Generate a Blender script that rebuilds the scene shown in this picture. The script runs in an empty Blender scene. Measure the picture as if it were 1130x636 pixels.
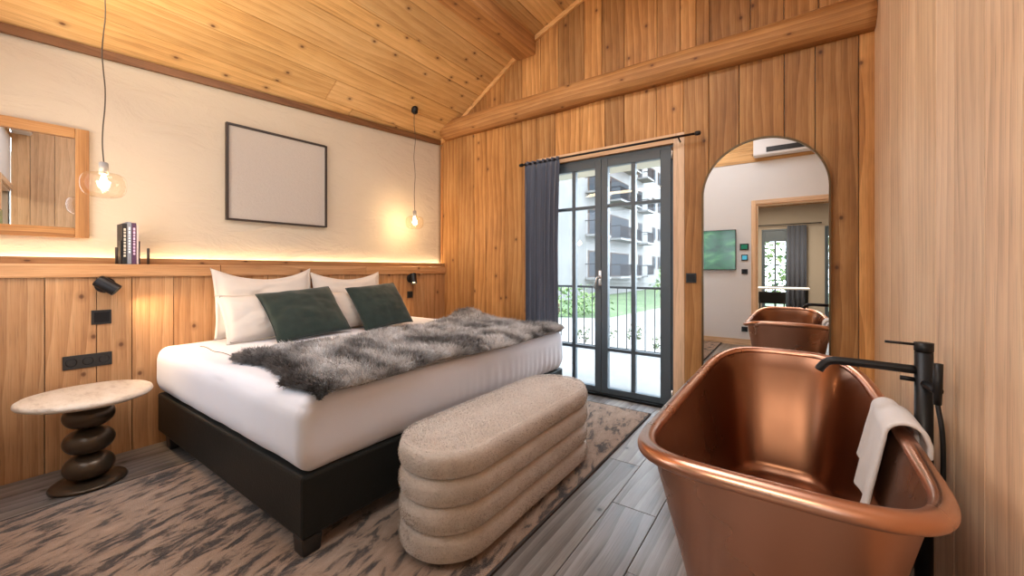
import bpy, bmesh, math, random
from mathutils import Vector, Matrix, noise
import numpy as np
random.seed(7); rng = np.random.default_rng(7)
S = bpy.context.scene
COL = S.collection
pi = math.pi

# ------------------------------------------------------------------ camera
cam_d = bpy.data.cameras.new('camera'); cam = bpy.data.objects.new('camera', cam_d); COL.objects.link(cam)
cam_d.sensor_width = 36; cam_d.lens = 439/1130*36
cam_d.shift_y = -20/1130
cam_d.clip_start = 0.02; cam_d.clip_end = 300
H = 1.126
cam.location = (0, 0, H)
cam.rotation_euler = (pi/2, 0, math.atan(311/439))
S.camera = cam
S.view_settings.view_transform = 'Standard'; S.view_settings.look = 'None'
S.view_settings.gamma = 1; S.view_settings.use_curve_mapping = False
S.view_settings.exposure = 0.2
S.cycles.max_bounces = 8; S.cycles.diffuse_bounces = 5; S.cycles.glossy_bounces = 5
S.cycles.transparent_max_bounces = 16
S.cycles.sample_clamp_indirect = 4.0
S.cycles.use_denoising = True

# ------------------------------------------------------------------ world + lights
W = bpy.data.worlds.new('sky'); S.world = W; W.use_nodes = True
bg = W.node_tree.nodes['Background']
bg.inputs['Color'].default_value = (0.74, 0.87, 1.0, 1); bg.inputs['Strength'].default_value = 10.5

def light(name, kind, loc, power, color, rot=(0, 0, 0), size=None, size_y=None, **k):
    d = bpy.data.lights.new(name, kind); d.energy = power; d.color = color
    if kind == 'AREA':
        d.shape = 'RECTANGLE'; d.size = size; d.size_y = size_y or size
    for a, b in k.items(): setattr(d, a, b)
    o = bpy.data.objects.new(name, d); COL.objects.link(o); o.location = loc; o.rotation_euler = rot
    return o
WARM = (1.0, 0.70, 0.42); SOFT = (1.0, 0.86, 0.70); DAY = (0.80, 0.90, 1.0)
light('cool_fill_light', 'AREA', (-2.45, -0.12, 1.55), 17, (.76, .86, 1.0), (math.radians(90), 0, 0), 1.5, 1.3)   # added cool fill from behind the view; the wall has no window
light('overhead_fill_light', 'AREA', (-1.0, 1.3, 3.45), 46, (.94, .96, 1.0), (0, math.radians(12), 0), 1.6, 1.6)  # added overhead fill, out of view; no lamp fixture hangs here
light('ceiling_fill_light', 'AREA', (-2.3, 0.25, 2.45), 20, (1, .80, .52), (math.radians(155), 0, 0), 1.4, 0.2)  # added warm uplight to brighten the ceiling boards, no fixture behind it
light('hall_fill_light', 'AREA', (-0.4, -1.6, 2.4), 75, SOFT, (0, 0, 0), 1.0, 1.0)  # added fill to lift the far room, not a modelled lamp
sun = light('sun', 'SUN', (0, 0, 10), .5, (1, .97, .92), (math.radians(48), 0, math.radians(75)), angle=0.03)

# ------------------------------------------------------------------ node helpers
def mat(name, rough=.5, color=(.5, .5, .5), metal=0, spec=.5, **k):
    m = bpy.data.materials.new(name); m.use_nodes = True
    b = m.node_tree.nodes['Principled BSDF']
    b.inputs['Base Color'].default_value = (*color, 1); b.inputs['Roughness'].default_value = rough
    b.inputs['Metallic'].default_value = metal; b.inputs['Specular IOR Level'].default_value = spec
    for a, v in k.items(): b.inputs[a.replace('_', ' ')].default_value = v
    return m
class NT:
    def __init__(s, m): s.t = m.node_tree; s.b = s.t.nodes.get('Principled BSDF')
    def n(s, typ, **k):
        x = s.t.nodes.new(typ)
        for a, v in k.items(): setattr(x, a, v)
        return x
    def l(s, a, b): s.t.links.new(a, b)
    def mapping(s, src, scale, loc=(0, 0, 0)):
        m = s.n('ShaderNodeMapping'); m.inputs['Scale'].default_value = scale; m.inputs['Location'].default_value = loc
        s.l(src, m.inputs['Vector']); return m.outputs[0]
    def noise(s, vec, scale, detail=3, rough=.55, dist=0):
        x = s.n('ShaderNodeTexNoise'); x.inputs['Scale'].default_value = scale; x.inputs['Detail'].default_value = detail
        x.inputs['Roughness'].default_value = rough; x.inputs['Distortion'].default_value = dist
        s.l(vec, x.inputs['Vector']); return x.outputs['Fac']
    def ramp(s, fac, stops, interp='LINEAR'):
        r = s.n('ShaderNodeValToRGB'); e = r.color_ramp.elements; r.color_ramp.interpolation = interp
        while len(e) > 1: e.remove(e[-1])
        e[0].position = stops[0][0]; e[0].color = (*stops[0][1], 1)
        for p, c in stops[1:]:
            q = e.new(p); q.color = (*c, 1)
        s.l(fac, r.inputs['Fac']); return r.outputs['Color']
    def mix(s, f, a, b, mode='MIX'):
        x = s.n('ShaderNodeMix', data_type='RGBA', blend_type=mode)
        for v, i in ((f, 0), (a, 6), (b, 7)):
            if isinstance(v, (int, float)): x.inputs[i].default_value = v
            elif isinstance(v, tuple): x.inputs[i].default_value = (*v, 1)
            else: s.l(v, x.inputs[i])
        return x.outputs[2]
    def math(s, op, a, b=0.0):
        x = s.n('ShaderNodeMath', operation=op)
        for v, i in ((a, 0), (b, 1)):
            if isinstance(v, (int, float)): x.inputs[i].default_value = v
            else: s.l(v, x.inputs[i])
        return x.outputs[0]
    def bump(s, h, strength=.3, dist=.01, normal=None):
        x = s.n('ShaderNodeBump'); x.inputs['Strength'].default_value = strength; x.inputs['Distance'].default_value = dist
        s.l(h, x.inputs['Height'])
        if normal is not None: s.l(normal, x.inputs['Normal'])
        s.l(x.outputs[0], s.b.inputs['Normal']); return x.outputs[0]
    def obj(s): return s.n('ShaderNodeTexCoord').outputs['Object']
    def uv(s): return s.n('ShaderNodeUVMap', uv_map='UVMap').outputs[0]
    def attr(s, name='tint'): return s.n('ShaderNodeAttribute', attribute_name=name).outputs['Color']

def wood(name, light_c, mid_c, dark_c, rough=.5, knots=True, knot_c=(.13, .05, .02), grain=1.0, bump=.25, spec=.35):
    m = mat(name, rough, spec=spec); t = NT(m)
    uv = t.uv()
    warp = t.noise(t.mapping(uv, (1.1, 7, 1)), 1.0, 3)
    wv = t.n('ShaderNodeTexWave', wave_type='BANDS', bands_direction='Y', wave_profile='SAW')
    wv.inputs['Scale'].default_value = 5.0; wv.inputs['Distortion'].default_value = 11; wv.inputs['Detail'].default_value = 2
    wv.inputs['Detail Scale'].default_value = .55; wv.inputs['Detail Roughness'].default_value = .5
    t.l(t.mapping(uv, (.22, 1, 1)), wv.inputs['Vector'])
    fine = t.noise(t.mapping(uv, (2.2, 150, 1)), 1.0, 3, .6)
    blot = t.noise(t.mapping(uv, (1.0, 3.5, 1)), 1.3, 4, .6)
    f = t.math('ADD', t.math('MULTIPLY', wv.outputs['Fac'], .20*grain), t.math('MULTIPLY', fine, .40))
    f = t.math('ADD', f, t.math('MULTIPLY', blot, .62))
    f = t.math('ADD', f, t.math('MULTIPLY', warp, .12))
    c = t.ramp(f, [(.46, light_c), (.68, mid_c), (.95, dark_c)])
    if knots:
        v = t.n('ShaderNodeTexVoronoi', voronoi_dimensions='2D'); v.inputs['Scale'].default_value = 1.0
        wuv = t.mapping(uv, (3.6, 4.6, 1)); t.l(wuv, v.inputs['Vector'])
        k = t.ramp(v.outputs['Distance'], [(.0, (1, 1, 1)), (.035, (.85, .85, .85)), (.060, (.30, .30, .30)), (.085, (.22, .22, .22)), (.15, (0, 0, 0))])
        on = t.math('GREATER_THAN', t.n('ShaderNodeSeparateColor').outputs[0], .60)
        sep = on.node.inputs[0].links[0].from_node; t.l(v.outputs['Color'], sep.inputs[0])
        kf = t.math('MULTIPLY', k, on)
        c = t.mix(kf, c, knot_c)
        f = t.math('SUBTRACT', f, t.math('MULTIPLY', kf, .4))
    c = t.mix(1.0, c, t.attr(), 'MULTIPLY')
    pores = t.ramp(t.noise(t.mapping(uv, (5, 260, 1)), 1.0, 2, .7), [(.30, (.62, .62, .62)), (.46, (1, 1, 1))])
    c = t.mix(.8, c, pores, 'MULTIPLY')
    t.l(c, t.b.inputs['Base Color'])
    t.bump(f, bump, .004)
    return m

M = {}
M['pine'] = wood('pine_wall', (.66, .36, .135), (.46, .215, .066), (.22, .09, .027), .55)
M['pine_ceiling'] = wood('pine_ceiling', (.80, .52, .235), (.66, .385, .145), (.38, .185, .06), .5, grain=.8)
M['pine_beam'] = wood('pine_beam', (.60, .33, .13), (.42, .205, .07), (.22, .10, .035), .6, grain=.9, bump=.6)
M['pine_pale'] = wood('pine_pale', (.86, .63, .41), (.76, .52, .32), (.50, .31, .18), .5, knots=False, grain=1.0)
M['pine_board'] = wood('pine_headboard', (.62, .36, .17), (.50, .26, .11), (.30, .135, .05), .5)
M['floor'] = wood('oak_floor', (.37, .345, .325), (.235, .212, .195), (.085, .070, .060), .28, knots=True, knot_c=(.02, .015, .01), grain=1.2, bump=.35, spec=.55)
M['floor_pale'] = wood('oak_threshold', (.45, .32, .2), (.33, .22, .12), (.2, .12, .06), .4, knots=False)

def m_plaster(name, col, amp=.25):
    m = mat(name, .85, col, spec=.2); t = NT(m); o = t.obj()
    h = t.noise(t.mapping(o, (1, 1, 2.2)), 3.0, 6, .55, .6)
    c = t.mix(t.noise(o, 1.7, 4), tuple(x*.95 for x in col), tuple(min(1, x*1.04) for x in col))
    t.l(c, t.b.inputs['Base Color']); t.bump(h, amp, .03); return m
M['plaster'] = m_plaster('plaster', (.62, .535, .41), .8)
M['plaster_back'] = m_plaster('plaster_back', (.76, .77, .77), .06)
M['black'] = mat('black_metal', .42, (.007, .007, .008), spec=.35)
M['blackplastic'] = mat('black_plastic', .45, (.02, .019, .018))
M['doorpaint'] = mat('door_paint', .38, (.075, .100, .120))
M['chrome'] = mat('brushed_nickel', .28, (.72, .71, .69), metal=1)
M['mirror'] = mat('mirror_glass', .0, (.90, .91, .90), metal=1)
M['bronze'] = mat('mirror_frame', .35, (.16, .11, .06), metal=.9)
M['white'] = mat('white_plastic', .5, (.8, .8, .8))

def m_glass(name, rough=0.0, tint=(1, 1, 1)):
    m = bpy.data.materials.new(name); m.use_nodes = True; nt = m.node_tree; nt.nodes.clear()
    o = nt.nodes.new('ShaderNodeOutputMaterial'); tr = nt.nodes.new('ShaderNodeBsdfTransparent'); gl = nt.nodes.new('ShaderNodeBsdfGlossy')
    lw = nt.nodes.new('ShaderNodeLayerWeight'); lw.inputs[0].default_value = .5; mx = nt.nodes.new('ShaderNodeMixShader')
    pw = nt.nodes.new('ShaderNodeMath'); pw.operation = 'POWER'; pw.inputs[1].default_value = 4.0; nt.links.new(lw.outputs['Facing'], pw.inputs[0])
    fr = nt.nodes.new('ShaderNodeMath'); fr.operation = 'MULTIPLY_ADD'; fr.inputs[1].default_value = .55; fr.inputs[2].default_value = .03; nt.links.new(pw.outputs[0], fr.inputs[0])
    tr.inputs[0].default_value = (*tint, 1); gl.inputs['Roughness'].default_value = rough
    nt.links.new(fr.outputs[0], mx.inputs[0]); nt.links.new(tr.outputs[0], mx.inputs[1]); nt.links.new(gl.outputs[0], mx.inputs[2])
    nt.links.new(mx.outputs[0], o.inputs[0]); return m
M['glass'] = m_glass('window_glass'); M['lampglass'] = m_glass('lamp_glass', .05, (1, .95, .88))

def m_emit(name, col, s):
    m = bpy.data.materials.new(name); m.use_nodes = True; nt = m.node_tree; nt.nodes.clear()
    o = nt.nodes.new('ShaderNodeOutputMaterial'); e = nt.nodes.new('ShaderNodeEmission')
    e.inputs[0].default_value = (*col, 1); e.inputs[1].default_value = s; nt.links.new(e.outputs[0], o.inputs[0]); return m
M['bulb'] = m_emit('bulb_glow', (1, .76, .44), 60); M['led'] = m_emit('led_strip', (1, .77, .48), 26)
M['spotglow'] = m_emit('spot_glow', (1, .72, .42), 12)

def m_fabric(name, c1, c2, scale=900, rough=.9, bump=.25, sheen=.3, big=6):
    m = mat(name, rough, c1, spec=.15); t = NT(m); o = t.obj()
    t.b.inputs['Sheen Weight'].default_value = sheen; t.b.inputs['Sheen Roughness'].default_value = .5
    n1 = t.noise(o, scale, 2); n2 = t.noise(o, big, 4, .6)
    t.l(t.mix(n2, c1, c2), t.b.inputs['Base Color']); t.bump(t.math('ADD', n1, t.math('MULTIPLY', n2, 1.5)), bump, .003); return m
M['sheet'] = m_fabric('white_sheet', (.76, .76, .80), (.72, .72, .76), 500, .85, .12, .15)
M['pillow'] = m_fabric('white_pillowcase', (.72, .66, .59), (.68, .62, .55), 500, .85, .2, .15)
M['piping'] = mat('pillow_piping', .8, (.22, .17, .13))
M['green'] = m_fabric('green_velvet', (.005, .013, .010), (.030, .050, .040), 60, .6, .3, .3, 9)
M['curtain'] = m_fabric('grey_curtain', (.115, .128, .165), (.09, .10, .13), 700, .9, .2, .2)
M['towel'] = m_fabric('white_towel', (.80, .78, .78), (.72, .70, .70), 350, .95, .9, .3)
M['leather'] = m_fabric('black_leather', (.013, .0135, .012), (.021, .021, .019), 120, .42, .25, 0)
M['canvas'] = m_fabric('canvas', (.55, .49, .42), (.51, .455, .39), 260, .85, .5, 0, 40)
M['plush'] = mat('bench_plush', .95, (.5, .42, .34), spec=.1); t = NT(M['plush']); o = t.obj()
t.b.inputs['Sheen Weight'].default_value = .6
n1 = t.noise(o, 140, 3, .7); n2 = t.noise(t.mapping(o, (1, 1, .5)), 9, 4, .65)
t.l(t.mix(t.math('MULTIPLY', n1, 1.1), t.ramp(n2, [(.35, (.36, .29, .225)), (.65, (.54, .455, .375))]), (.74, .67, .60)), t.b.inputs['Base Color'])
t.bump(n1, .5, .008)
M['fuzz'] = mat('plush_fuzz', .9, spec=.1); t = NT(M['fuzz']); t.l(t.attr(), t.b.inputs['Base Color']); t.b.inputs['Sheen Weight'].default_value = .3
M['fur'] = mat('fur', .75, spec=.15); t = NT(M['fur']); t.l(t.attr(), t.b.inputs['Base Color'])
# rug
M['rug'] = mat('rug', .95, spec=.05); t = NT(M['rug']); o = t.obj()
o2 = t.n('ShaderNodeVectorRotate', rotation_type='Z_AXIS'); o2.inputs['Angle'].default_value = math.radians(-14); t.l(o, o2.inputs['Vector'])
st = t.noise(t.mapping(o2.outputs[0], (15, 5.0, 1)), 1.3, 5, .64, .45); bl = t.noise(o, 2.0, 3); fn = t.noise(o, 260, 2)
f = t.math('ADD', t.math('MULTIPLY', st, .8), t.math('MULTIPLY', bl, .3)); f = t.math('ADD', f, t.math('MULTIPLY', fn, .12))
t.l(t.ramp(f, [(.485, (.018, .011, .008)), (.545, (.065, .040, .028)), (.605, (.30, .20, .135)), (.8, (.44, .305, .215))]), t.b.inputs['Base Color'])
t.b.inputs['Sheen Weight'].default_value = .35
t.bump(t.math('ADD', fn, f), .8, .008)
M['rugedge'] = mat('rug_edge', .9, (.05, .04, .035))
# copper
M['copper'] = mat('copper', .27, (.6, .25, .14), metal=1); t = NT(M['copper']); o = t.obj()
n = t.noise(o, 2.5, 2, .5); n2 = t.noise(o, 2.5, 3)
t.l(t.ramp(n, [(.3, (.56, .29, .19)), (.7, (.64, .345, .235))]), t.b.inputs['Base Color'])
t.l(t.ramp(n2, [(.3, (.22, .22, .22)), (.7, (.34, .34, .34))]), t.b.inputs['Roughness'])
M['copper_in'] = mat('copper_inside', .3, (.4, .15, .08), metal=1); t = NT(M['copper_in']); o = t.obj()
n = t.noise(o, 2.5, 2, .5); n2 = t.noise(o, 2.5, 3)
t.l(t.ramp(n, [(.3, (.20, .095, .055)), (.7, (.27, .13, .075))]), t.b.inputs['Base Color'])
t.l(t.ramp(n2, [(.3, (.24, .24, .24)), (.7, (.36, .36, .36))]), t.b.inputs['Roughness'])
# nightstand
M['stone'] = mat('travertine', .5, (.6, .5, .4)); t = NT(M['stone']); o = t.obj()
t.l(t.ramp(t.noise(t.mapping(o, (1, 3, 9)), 5, 6, .7), [(.3, (.42, .33, .25)), (.5, (.66, .57, .46)), (.7, (.74, .66, .56))]), t.b.inputs['Base Color'])
t.bump(t.noise(o, 60, 4, .7), .5, .004)
M['bronzeball'] = mat('dark_bronze', .28, (.085, .058, .036), metal=.55)

# ------------------------------------------------------------------ object helpers
def tag(o, label=None, cat=None, group=None, kind=None):
    if label: o['label'] = label
    if cat: o['category'] = cat
    if group: o['group'] = group
    if kind: o['kind'] = kind
    return o
def empty(name, loc=(0, 0, 0), label=None, cat=None, group=None, rotz=0, kind=None):
    o = bpy.data.objects.new(name, None); COL.objects.link(o); o.location = loc; o.rotation_euler = (0, 0, rotz); o.empty_display_size = .1
    return tag(o, label, cat, group, kind)
def link(name, me, m, parent=None, smooth=True, kind=None):
    o = bpy.data.objects.new(name, me); COL.objects.link(o)
    for x in (m if isinstance(m, (list, tuple)) else [m]): me.materials.append(x)
    if smooth:
        me.polygons.foreach_set('use_smooth', [True]*len(me.polygons))
    if parent is not None: o.parent = parent
    if kind: o['kind'] = kind
    return o
def bmobj(name, bm, m, parent=None, smooth=False, kind=None, bevel=0, seg=2, auto=None):
    bmesh.ops.recalc_face_normals(bm, faces=bm.faces[:])
    me = bpy.data.meshes.new(name); bm.to_mesh(me); bm.free()
    o = link(name, me, m, parent, smooth, kind)
    if bevel:
        b = o.modifiers.new('bevel', 'BEVEL'); b.width = bevel; b.segments = seg; b.limit_method = 'ANGLE'; b.angle_limit = math.radians(40)
    return o
def box(bm, x0, x1, y0, y1, z0, z1, mtx=None):
    v = [bm.verts.new((x, y, z)) for x in (x0, x1) for y in (y0, y1) for z in (z0, z1)]
    if mtx is not None:
        for q in v: q.co = mtx @ q.co
    for f in ((0, 1, 3, 2), (4, 6, 7, 5), (0, 4, 5, 1), (2, 3, 7, 6), (0, 2, 6, 4), (1, 5, 7, 3)):
        bm.faces.new([v[i] for i in f])
    return v
def B(name, dims, m, parent=None, bevel=0, kind=None, smooth=False):
    bm = bmesh.new()
    for d in (dims if isinstance(dims[0], (list, tuple)) else [dims]): box(bm, *d)
    return bmobj(name, bm, m, parent, smooth, kind, bevel)
def lathe(bm, prof, n=40, c=(0, 0, 0), mtx=None, cap=True):
    rings = []
    for r, z in prof:
        ring = []
        for i in range(n):
            a = 2*pi*i/n; p = Vector((r*math.cos(a), r*math.sin(a), z))
            if mtx is not None: p = mtx @ p
            ring.append(bm.verts.new(p + Vector(c)))
        rings.append(ring)
    for a, b in zip(rings, rings[1:]):
        for i in range(n): bm.faces.new((a[i], a[(i+1) % n], b[(i+1) % n], b[i]))
    if cap:
        if prof[0][0] > 1e-5: bm.faces.new(rings[0][::-1])
        if prof[-1][0] > 1e-5: bm.faces.new(rings[-1])
def tube(bm, pts, r, n=12):
    pts = [Vector(p) for p in pts]; rings = []; up = Vector((0, 0, 1))
    prev = None
    for i, p in enumerate(pts):
        d = (pts[min(i+1, len(pts)-1)] - pts[max(i-1, 0)]).normalized()
        if prev is None:
            a = d.cross(up if abs(d.z) < .9 else Vector((1, 0, 0))).normalized()
        else:
            a = (prev - d*prev.dot(d)).normalized()
        prev = a; b = d.cross(a); rr = r[i] if isinstance(r, (list, tuple)) else r
        rings.append([bm.verts.new(p + (a*math.cos(t) + b*math.sin(t))*rr) for t in [2*pi*k/n for k in range(n)]])
    for a, b in zip(rings, rings[1:]):
        for i in range(n): bm.faces.new((a[i], a[(i+1) % n], b[(i+1) % n], b[i]))
    bm.faces.new(rings[0][::-1]); bm.faces.new(rings[-1])
def axis_m(d):
    return Vector(d).normalized().to_track_quat('Z', 'Y').to_matrix().to_4x4()
def Lathe(name, prof, m, parent=None, loc=(0, 0, 0), d=(0, 0, 1), n=40, cap=True, bevel=0):
    bm = bmesh.new(); lathe(bm, prof, n, loc, axis_m(d), cap)
    return bmobj(name, bm, m, parent, True, bevel=bevel)
def Tube(name, pts, r, m, parent=None, n=12):
    bm = bmesh.new(); tube(bm, pts, r, n); return bmobj(name, bm, m, parent, True)
def curve_pts(pts, n=8):
    """Catmull-Rom through pts"""
    P = [Vector(p) for p in pts]; P = [P[0]*2-P[1]] + P + [P[-1]*2-P[-2]]; out = []
    for i in range(1, len(P)-2):
        for k in range(n):
            t = k/n; a, b, c, d = P[i-1:i+3]
            out.append(.5*((2*b) + (c-a)*t + (2*a-5*b+4*c-d)*t*t + (3*b-a-3*c+d)*t**3))
    out.append(P[-2]); return out

class Wood:
    """collects boards of one wooden surface, with grain coordinates and a tint for each board"""
    def __init__(s): s.v = []; s.f = []; s.uv = []; s.tint = []
    def prism(s, poly, T, L, Wd, var=.16, tint=None):
        L = Vector(L); Wd = Vector(Wd); T = Vector(T); n = len(poly); b = len(s.v)
        P = [Vector(p) for p in poly]; Q = [p+T for p in P]
        s.v += [tuple(p) for p in P+Q]
        fs = [list(range(n))[::-1], list(range(n, 2*n))] + [[i, (i+1) % n, n+(i+1) % n, n+i] for i in range(n)]
        ou, ov = random.uniform(0, 60), random.uniform(0, 60)
        if tint is None:
            k = 1 + random.uniform(-var, var*.7); h = random.uniform(-.05, .05)
            tint = (k*(1+h*.3), k, k*(1-h), 1)
        for f in fs:
            s.f.append([b+i for i in f])
            for i in f:
                p = (P+Q)[i]; s.uv.append((p.dot(L)+ou, p.dot(Wd)+(0 if abs(T.normalized().dot(L.normalized())) > .7 else p.dot(T.normalized()))+ov)); s.tint.append(tint)
    def box(s, x0, x1, y0, y1, z0, z1, L='z', **k):
        poly = [(x0, y0, z0), (x1, y0, z0), (x1, y1, z0), (x0, y1, z0)]
        ax = {'x': (1, 0, 0), 'y': (0, 1, 0), 'z': (0, 0, 1)}
        if L == 'z': s.prism(poly, (0, 0, z1-z0), (0, 0, 1), (1, 1, 0), **k)
        elif L == 'x': s.prism([(x0, y0, z0), (x0, y1, z0), (x0, y1, z1), (x0, y0, z1)], (x1-x0, 0, 0), (1, 0, 0), (0, 1, 1), **k)
        else: s.prism([(x0, y0, z0), (x1, y0, z0), (x1, y0, z1), (x0, y0, z1)], (0, y1-y0, 0), (0, 1, 0), (1, 0, 1), **k)
    def build(s, name, m, parent=None, kind=None, bevel=.0):
        me = bpy.data.meshes.new(name); me.from_pydata(s.v, [], s.f)
        u = me.uv_layers.new(name='UVMap'); u.data.foreach_set('uv', np.array(s.uv).ravel())
        a = me.color_attributes.new('tint', 'FLOAT_COLOR', 'CORNER'); a.data.foreach_set('color', np.array(s.tint).ravel())
        o = link(name, me, m, parent, False, kind)
        bm = bmesh.new(); bm.from_mesh(me); bmesh.ops.recalc_face_normals(bm, faces=bm.faces[:]); bm.to_mesh(me); bm.free()
        if bevel:
            q = o.modifiers.new('bevel', 'BEVEL'); q.width = bevel; q.segments = 2; q.limit_method = 'ANGLE'
        return o

def blades(name, pts, nrm, length, width, root_c, tip_c, m, parent, comb=(0, 0, 0), spread=.6, kind=None):
    """a pile of thin curved hairs, two joined triangles each, as one mesh"""
    n = len(pts); pts = np.asarray(pts); nrm = np.asarray(nrm)
    d = nrm + rng.normal(0, spread, (n, 3)) + np.asarray(comb); d /= np.linalg.norm(d, axis=1)[:, None]
    flip = (d*nrm).sum(1) < .12; d[flip] += nrm[flip]*.5
    side = np.cross(d, rng.normal(0, 1, (n, 3))); side /= np.linalg.norm(side, axis=1)[:, None]
    Ln = (np.asarray(length)*rng.uniform(.6, 1.15, n))[:, None]
    mid = pts + d*Ln*.55; d2 = d + np.asarray(comb)*.9 + rng.normal(0, .22, (n, 3)); d2 /= np.linalg.norm(d2, axis=1)[:, None]
    tip = mid + d2*Ln*.5
    w = width*.5
    V = np.stack([pts-side*w, pts+side*w, mid-side*w*.8, mid+side*w*.8, tip], 1).reshape(-1, 3)
    b = np.arange(n)*5
    F = np.stack([b, b+1, b+3, b, b+3, b+2, b+2, b+3, b+4], 1).reshape(-1, 3)
    me = bpy.data.meshes.new(name); me.vertices.add(len(V)); me.vertices.foreach_set('co', V.ravel())
    me.loops.add(len(F)*3); me.loops.foreach_set('vertex_index', F.ravel().astype(np.int32))
    me.polygons.add(len(F)); me.polygons.foreach_set('loop_start', (np.arange(len(F))*3).astype(np.int32)); me.polygons.foreach_set('loop_total', np.full(len(F), 3, np.int32))
    me.update(calc_edges=True)
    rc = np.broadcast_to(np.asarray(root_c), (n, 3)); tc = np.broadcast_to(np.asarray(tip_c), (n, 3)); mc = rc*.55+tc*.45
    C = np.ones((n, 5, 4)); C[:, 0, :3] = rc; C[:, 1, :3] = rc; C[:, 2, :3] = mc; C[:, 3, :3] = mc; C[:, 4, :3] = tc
    a = me.color_attributes.new('tint', 'FLOAT_COLOR', 'POINT'); a.data.foreach_set('color', C.ravel())
    return link(name, me, m, parent, False, kind)

# ================================================================== SETTING
YB = 3.38            # window wall
XC = 0.417           # wall at the right
YD = -0.15           # wall behind the camera, with the doorway
def xa(y): return -3.425 - .07*(YB - y)      # plaster wall runs slightly askew
def roof(x): return 2.656 + .623*(x+3.43) if x < -2.2 else 2.656+.623*1.23+.378*(x+2.2)

# floor boards
wd = Wood(); x = -3.85
while x < 1.2:
    w = random.choice((.19, .21, .23)); y = YD-3.3 + random.uniform(0, .8) - .8
    while y < YB+.02:
        L = random.uniform(1.5, 2.4); y1 = min(y+L, YB+.05)
        wd.box(x+.0015, x+w-.0015, max(y, -3.4)+.0015, y1-.0015, -.03, 0, 'y', var=.22); y = y1
        if y >= YB+.05: break
    x += w
wd.build('floor', M['floor'], kind='structure', bevel=.0012)
B('floor_base', (-4.1, 1.3, -3.5, YB+.2, -.12, -.032), M['blackplastic'], kind='structure')

# window wall, planks cut round the door
DX0, DX1, DZ = -2.005, -.795, 2.15
lower = [-3.425, -3.149, -2.915, -2.746, -2.488, -2.27, -2.095, -1.883, -1.621, -1.377, -1.204, -.931, -.72, -.536, -.331, -.055, .118, .341, .44]
upper = [-3.425, -3.149, -2.915, -2.746, -2.488, -2.27, -2.048, -1.85, -1.584, -1.407, -1.2, -.924, -.744, -.626, -.53, -.259, -.057, .135, .338, .44]
ZB = 2.75            # behind the tie beam the two sets of planks meet
wd = Wood(); g = .002
def vplank(a, b, z0, z1a, z1b):
    wd.prism([(a+g, YB, z0), (b-g, YB, z0), (b-g, YB, z1b), (a+g, YB, z1a)], (0, .03, 0), (0, 0, 1), (1, 0, 0), var=.30)
for a, b in zip(lower, lower[1:]):
    if b <= DX0 or a >= DX1: vplank(a, b, 0, ZB, ZB) if a > -3.3 else vplank(a, b, 0, roof(a)+.01, ZB)
    else:
        if a < DX0: vplank(a, DX0, 0, DZ, DZ)
        if b > DX1: vplank(DX1, b, 0, DZ, DZ)
        vplank(a, b, DZ, ZB, ZB)
for a, b in zip(upper, upper[1:]):
    if a > -3.2: vplank(a, b, ZB, roof(a)+.02, roof(b)+.02)
wd.build('wall_window', M['pine'], kind='structure', bevel=.003)
bm = bmesh.new()
box(bm, -4.1, DX0, YB+.031, YB+.2, -.12, 2.7); box(bm, DX1, .6, YB+.031, YB+.2, -.12, 2.7); box(bm, DX0, DX1, YB+.031, YB+.2, DZ, 2.7); box(bm, -3.3, .6, YB+.031, YB+.2, 2.7, 3.9)
bmobj('wall_window_core', bm, M['plaster_back'], kind='structure')
# plaster wall behind the bed
bm = bmesh.new()
vs = []
N = 60
for i in range(N+1):
    y = YD-.1 + (YB-YD+.1)*i/N
    zt = roof(xa(y))+.02
    for k in range(25): vs.append(bm.verts.new((xa(y)+.004*noise.noise(Vector((0, y*3, k*.4))), y, zt*k/24)))
for i in range(N):
    for k in range(24):
        a = i*25+k; bm.faces.new((vs[a], vs[a+1], vs[a+26], vs[a+25]))
ow = bmobj('wall_headboard', bm, M['plaster'], kind='structure', smooth=True)
s = ow.modifiers.new('solid', 'SOLIDIFY'); s.thickness = .15; s.offset = -1
if ow.data.polygons[0].normal.x < 0:
    ow.data.flip_normals()
# right wall of pale planks
wd = Wood(); ys = [YB, 3.16, 2.87, 2.62, 2.35, 2.05, 1.85, 1.6, 1.38, 1.12, .9, .66, .45, .2, 0, YD+.001]
for a, b in zip(ys, ys[1:]): wd.box(XC, XC+.03, b+g, a-g, 0, roof(XC)+.02, 'z', var=.10)
wd.build('wall_right', M['pine_pale'], kind='structure', bevel=.0015)
B('wall_right_core', (XC+.031, XC+.18, YD, YB+.03, -.1, 3.85), M['plaster_back'], kind='structure')
# ceiling boards
wd = Wood()
xs = [-3.95, -3.66, -3.43, -3.24, -3.06, -2.82, -2.68, -2.475, -2.30, -2.2]
xs2 = [-2.2, -1.99, -1.78, -1.55, -1.36, -1.12, -.9, -.66, -.44, -.2, .02, .22, .46]
for A in (xs, xs2):
    for a, b in zip(A, A[1:]):
        za, zb = (roof(a) if A is xs else 3.422+.378*(a+2.2)), (roof(b-1e-6) if A is xs else 3.422+.378*(b+2.2))
        brk = [YD-.1, random.uniform(.6, 2.4), YB+.03] if random.random() < .4 else [YD-.1, YB+.03]
        for y0, y1 in zip(brk, brk[1:]):
            wd.prism([(a+.002, y0+.001, za), (b-.002, y0+.001, zb), (b-.002, y0+.001, zb+.03), (a+.002, y0+.001, za+.03)], (0, y1-y0-.002, 0), (0, 1, 0), (1, 0, .5), var=.2)
wd.build('ceiling', M['pine_ceiling'], kind='structure', bevel=.006)
bm = bmesh.new()
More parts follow.
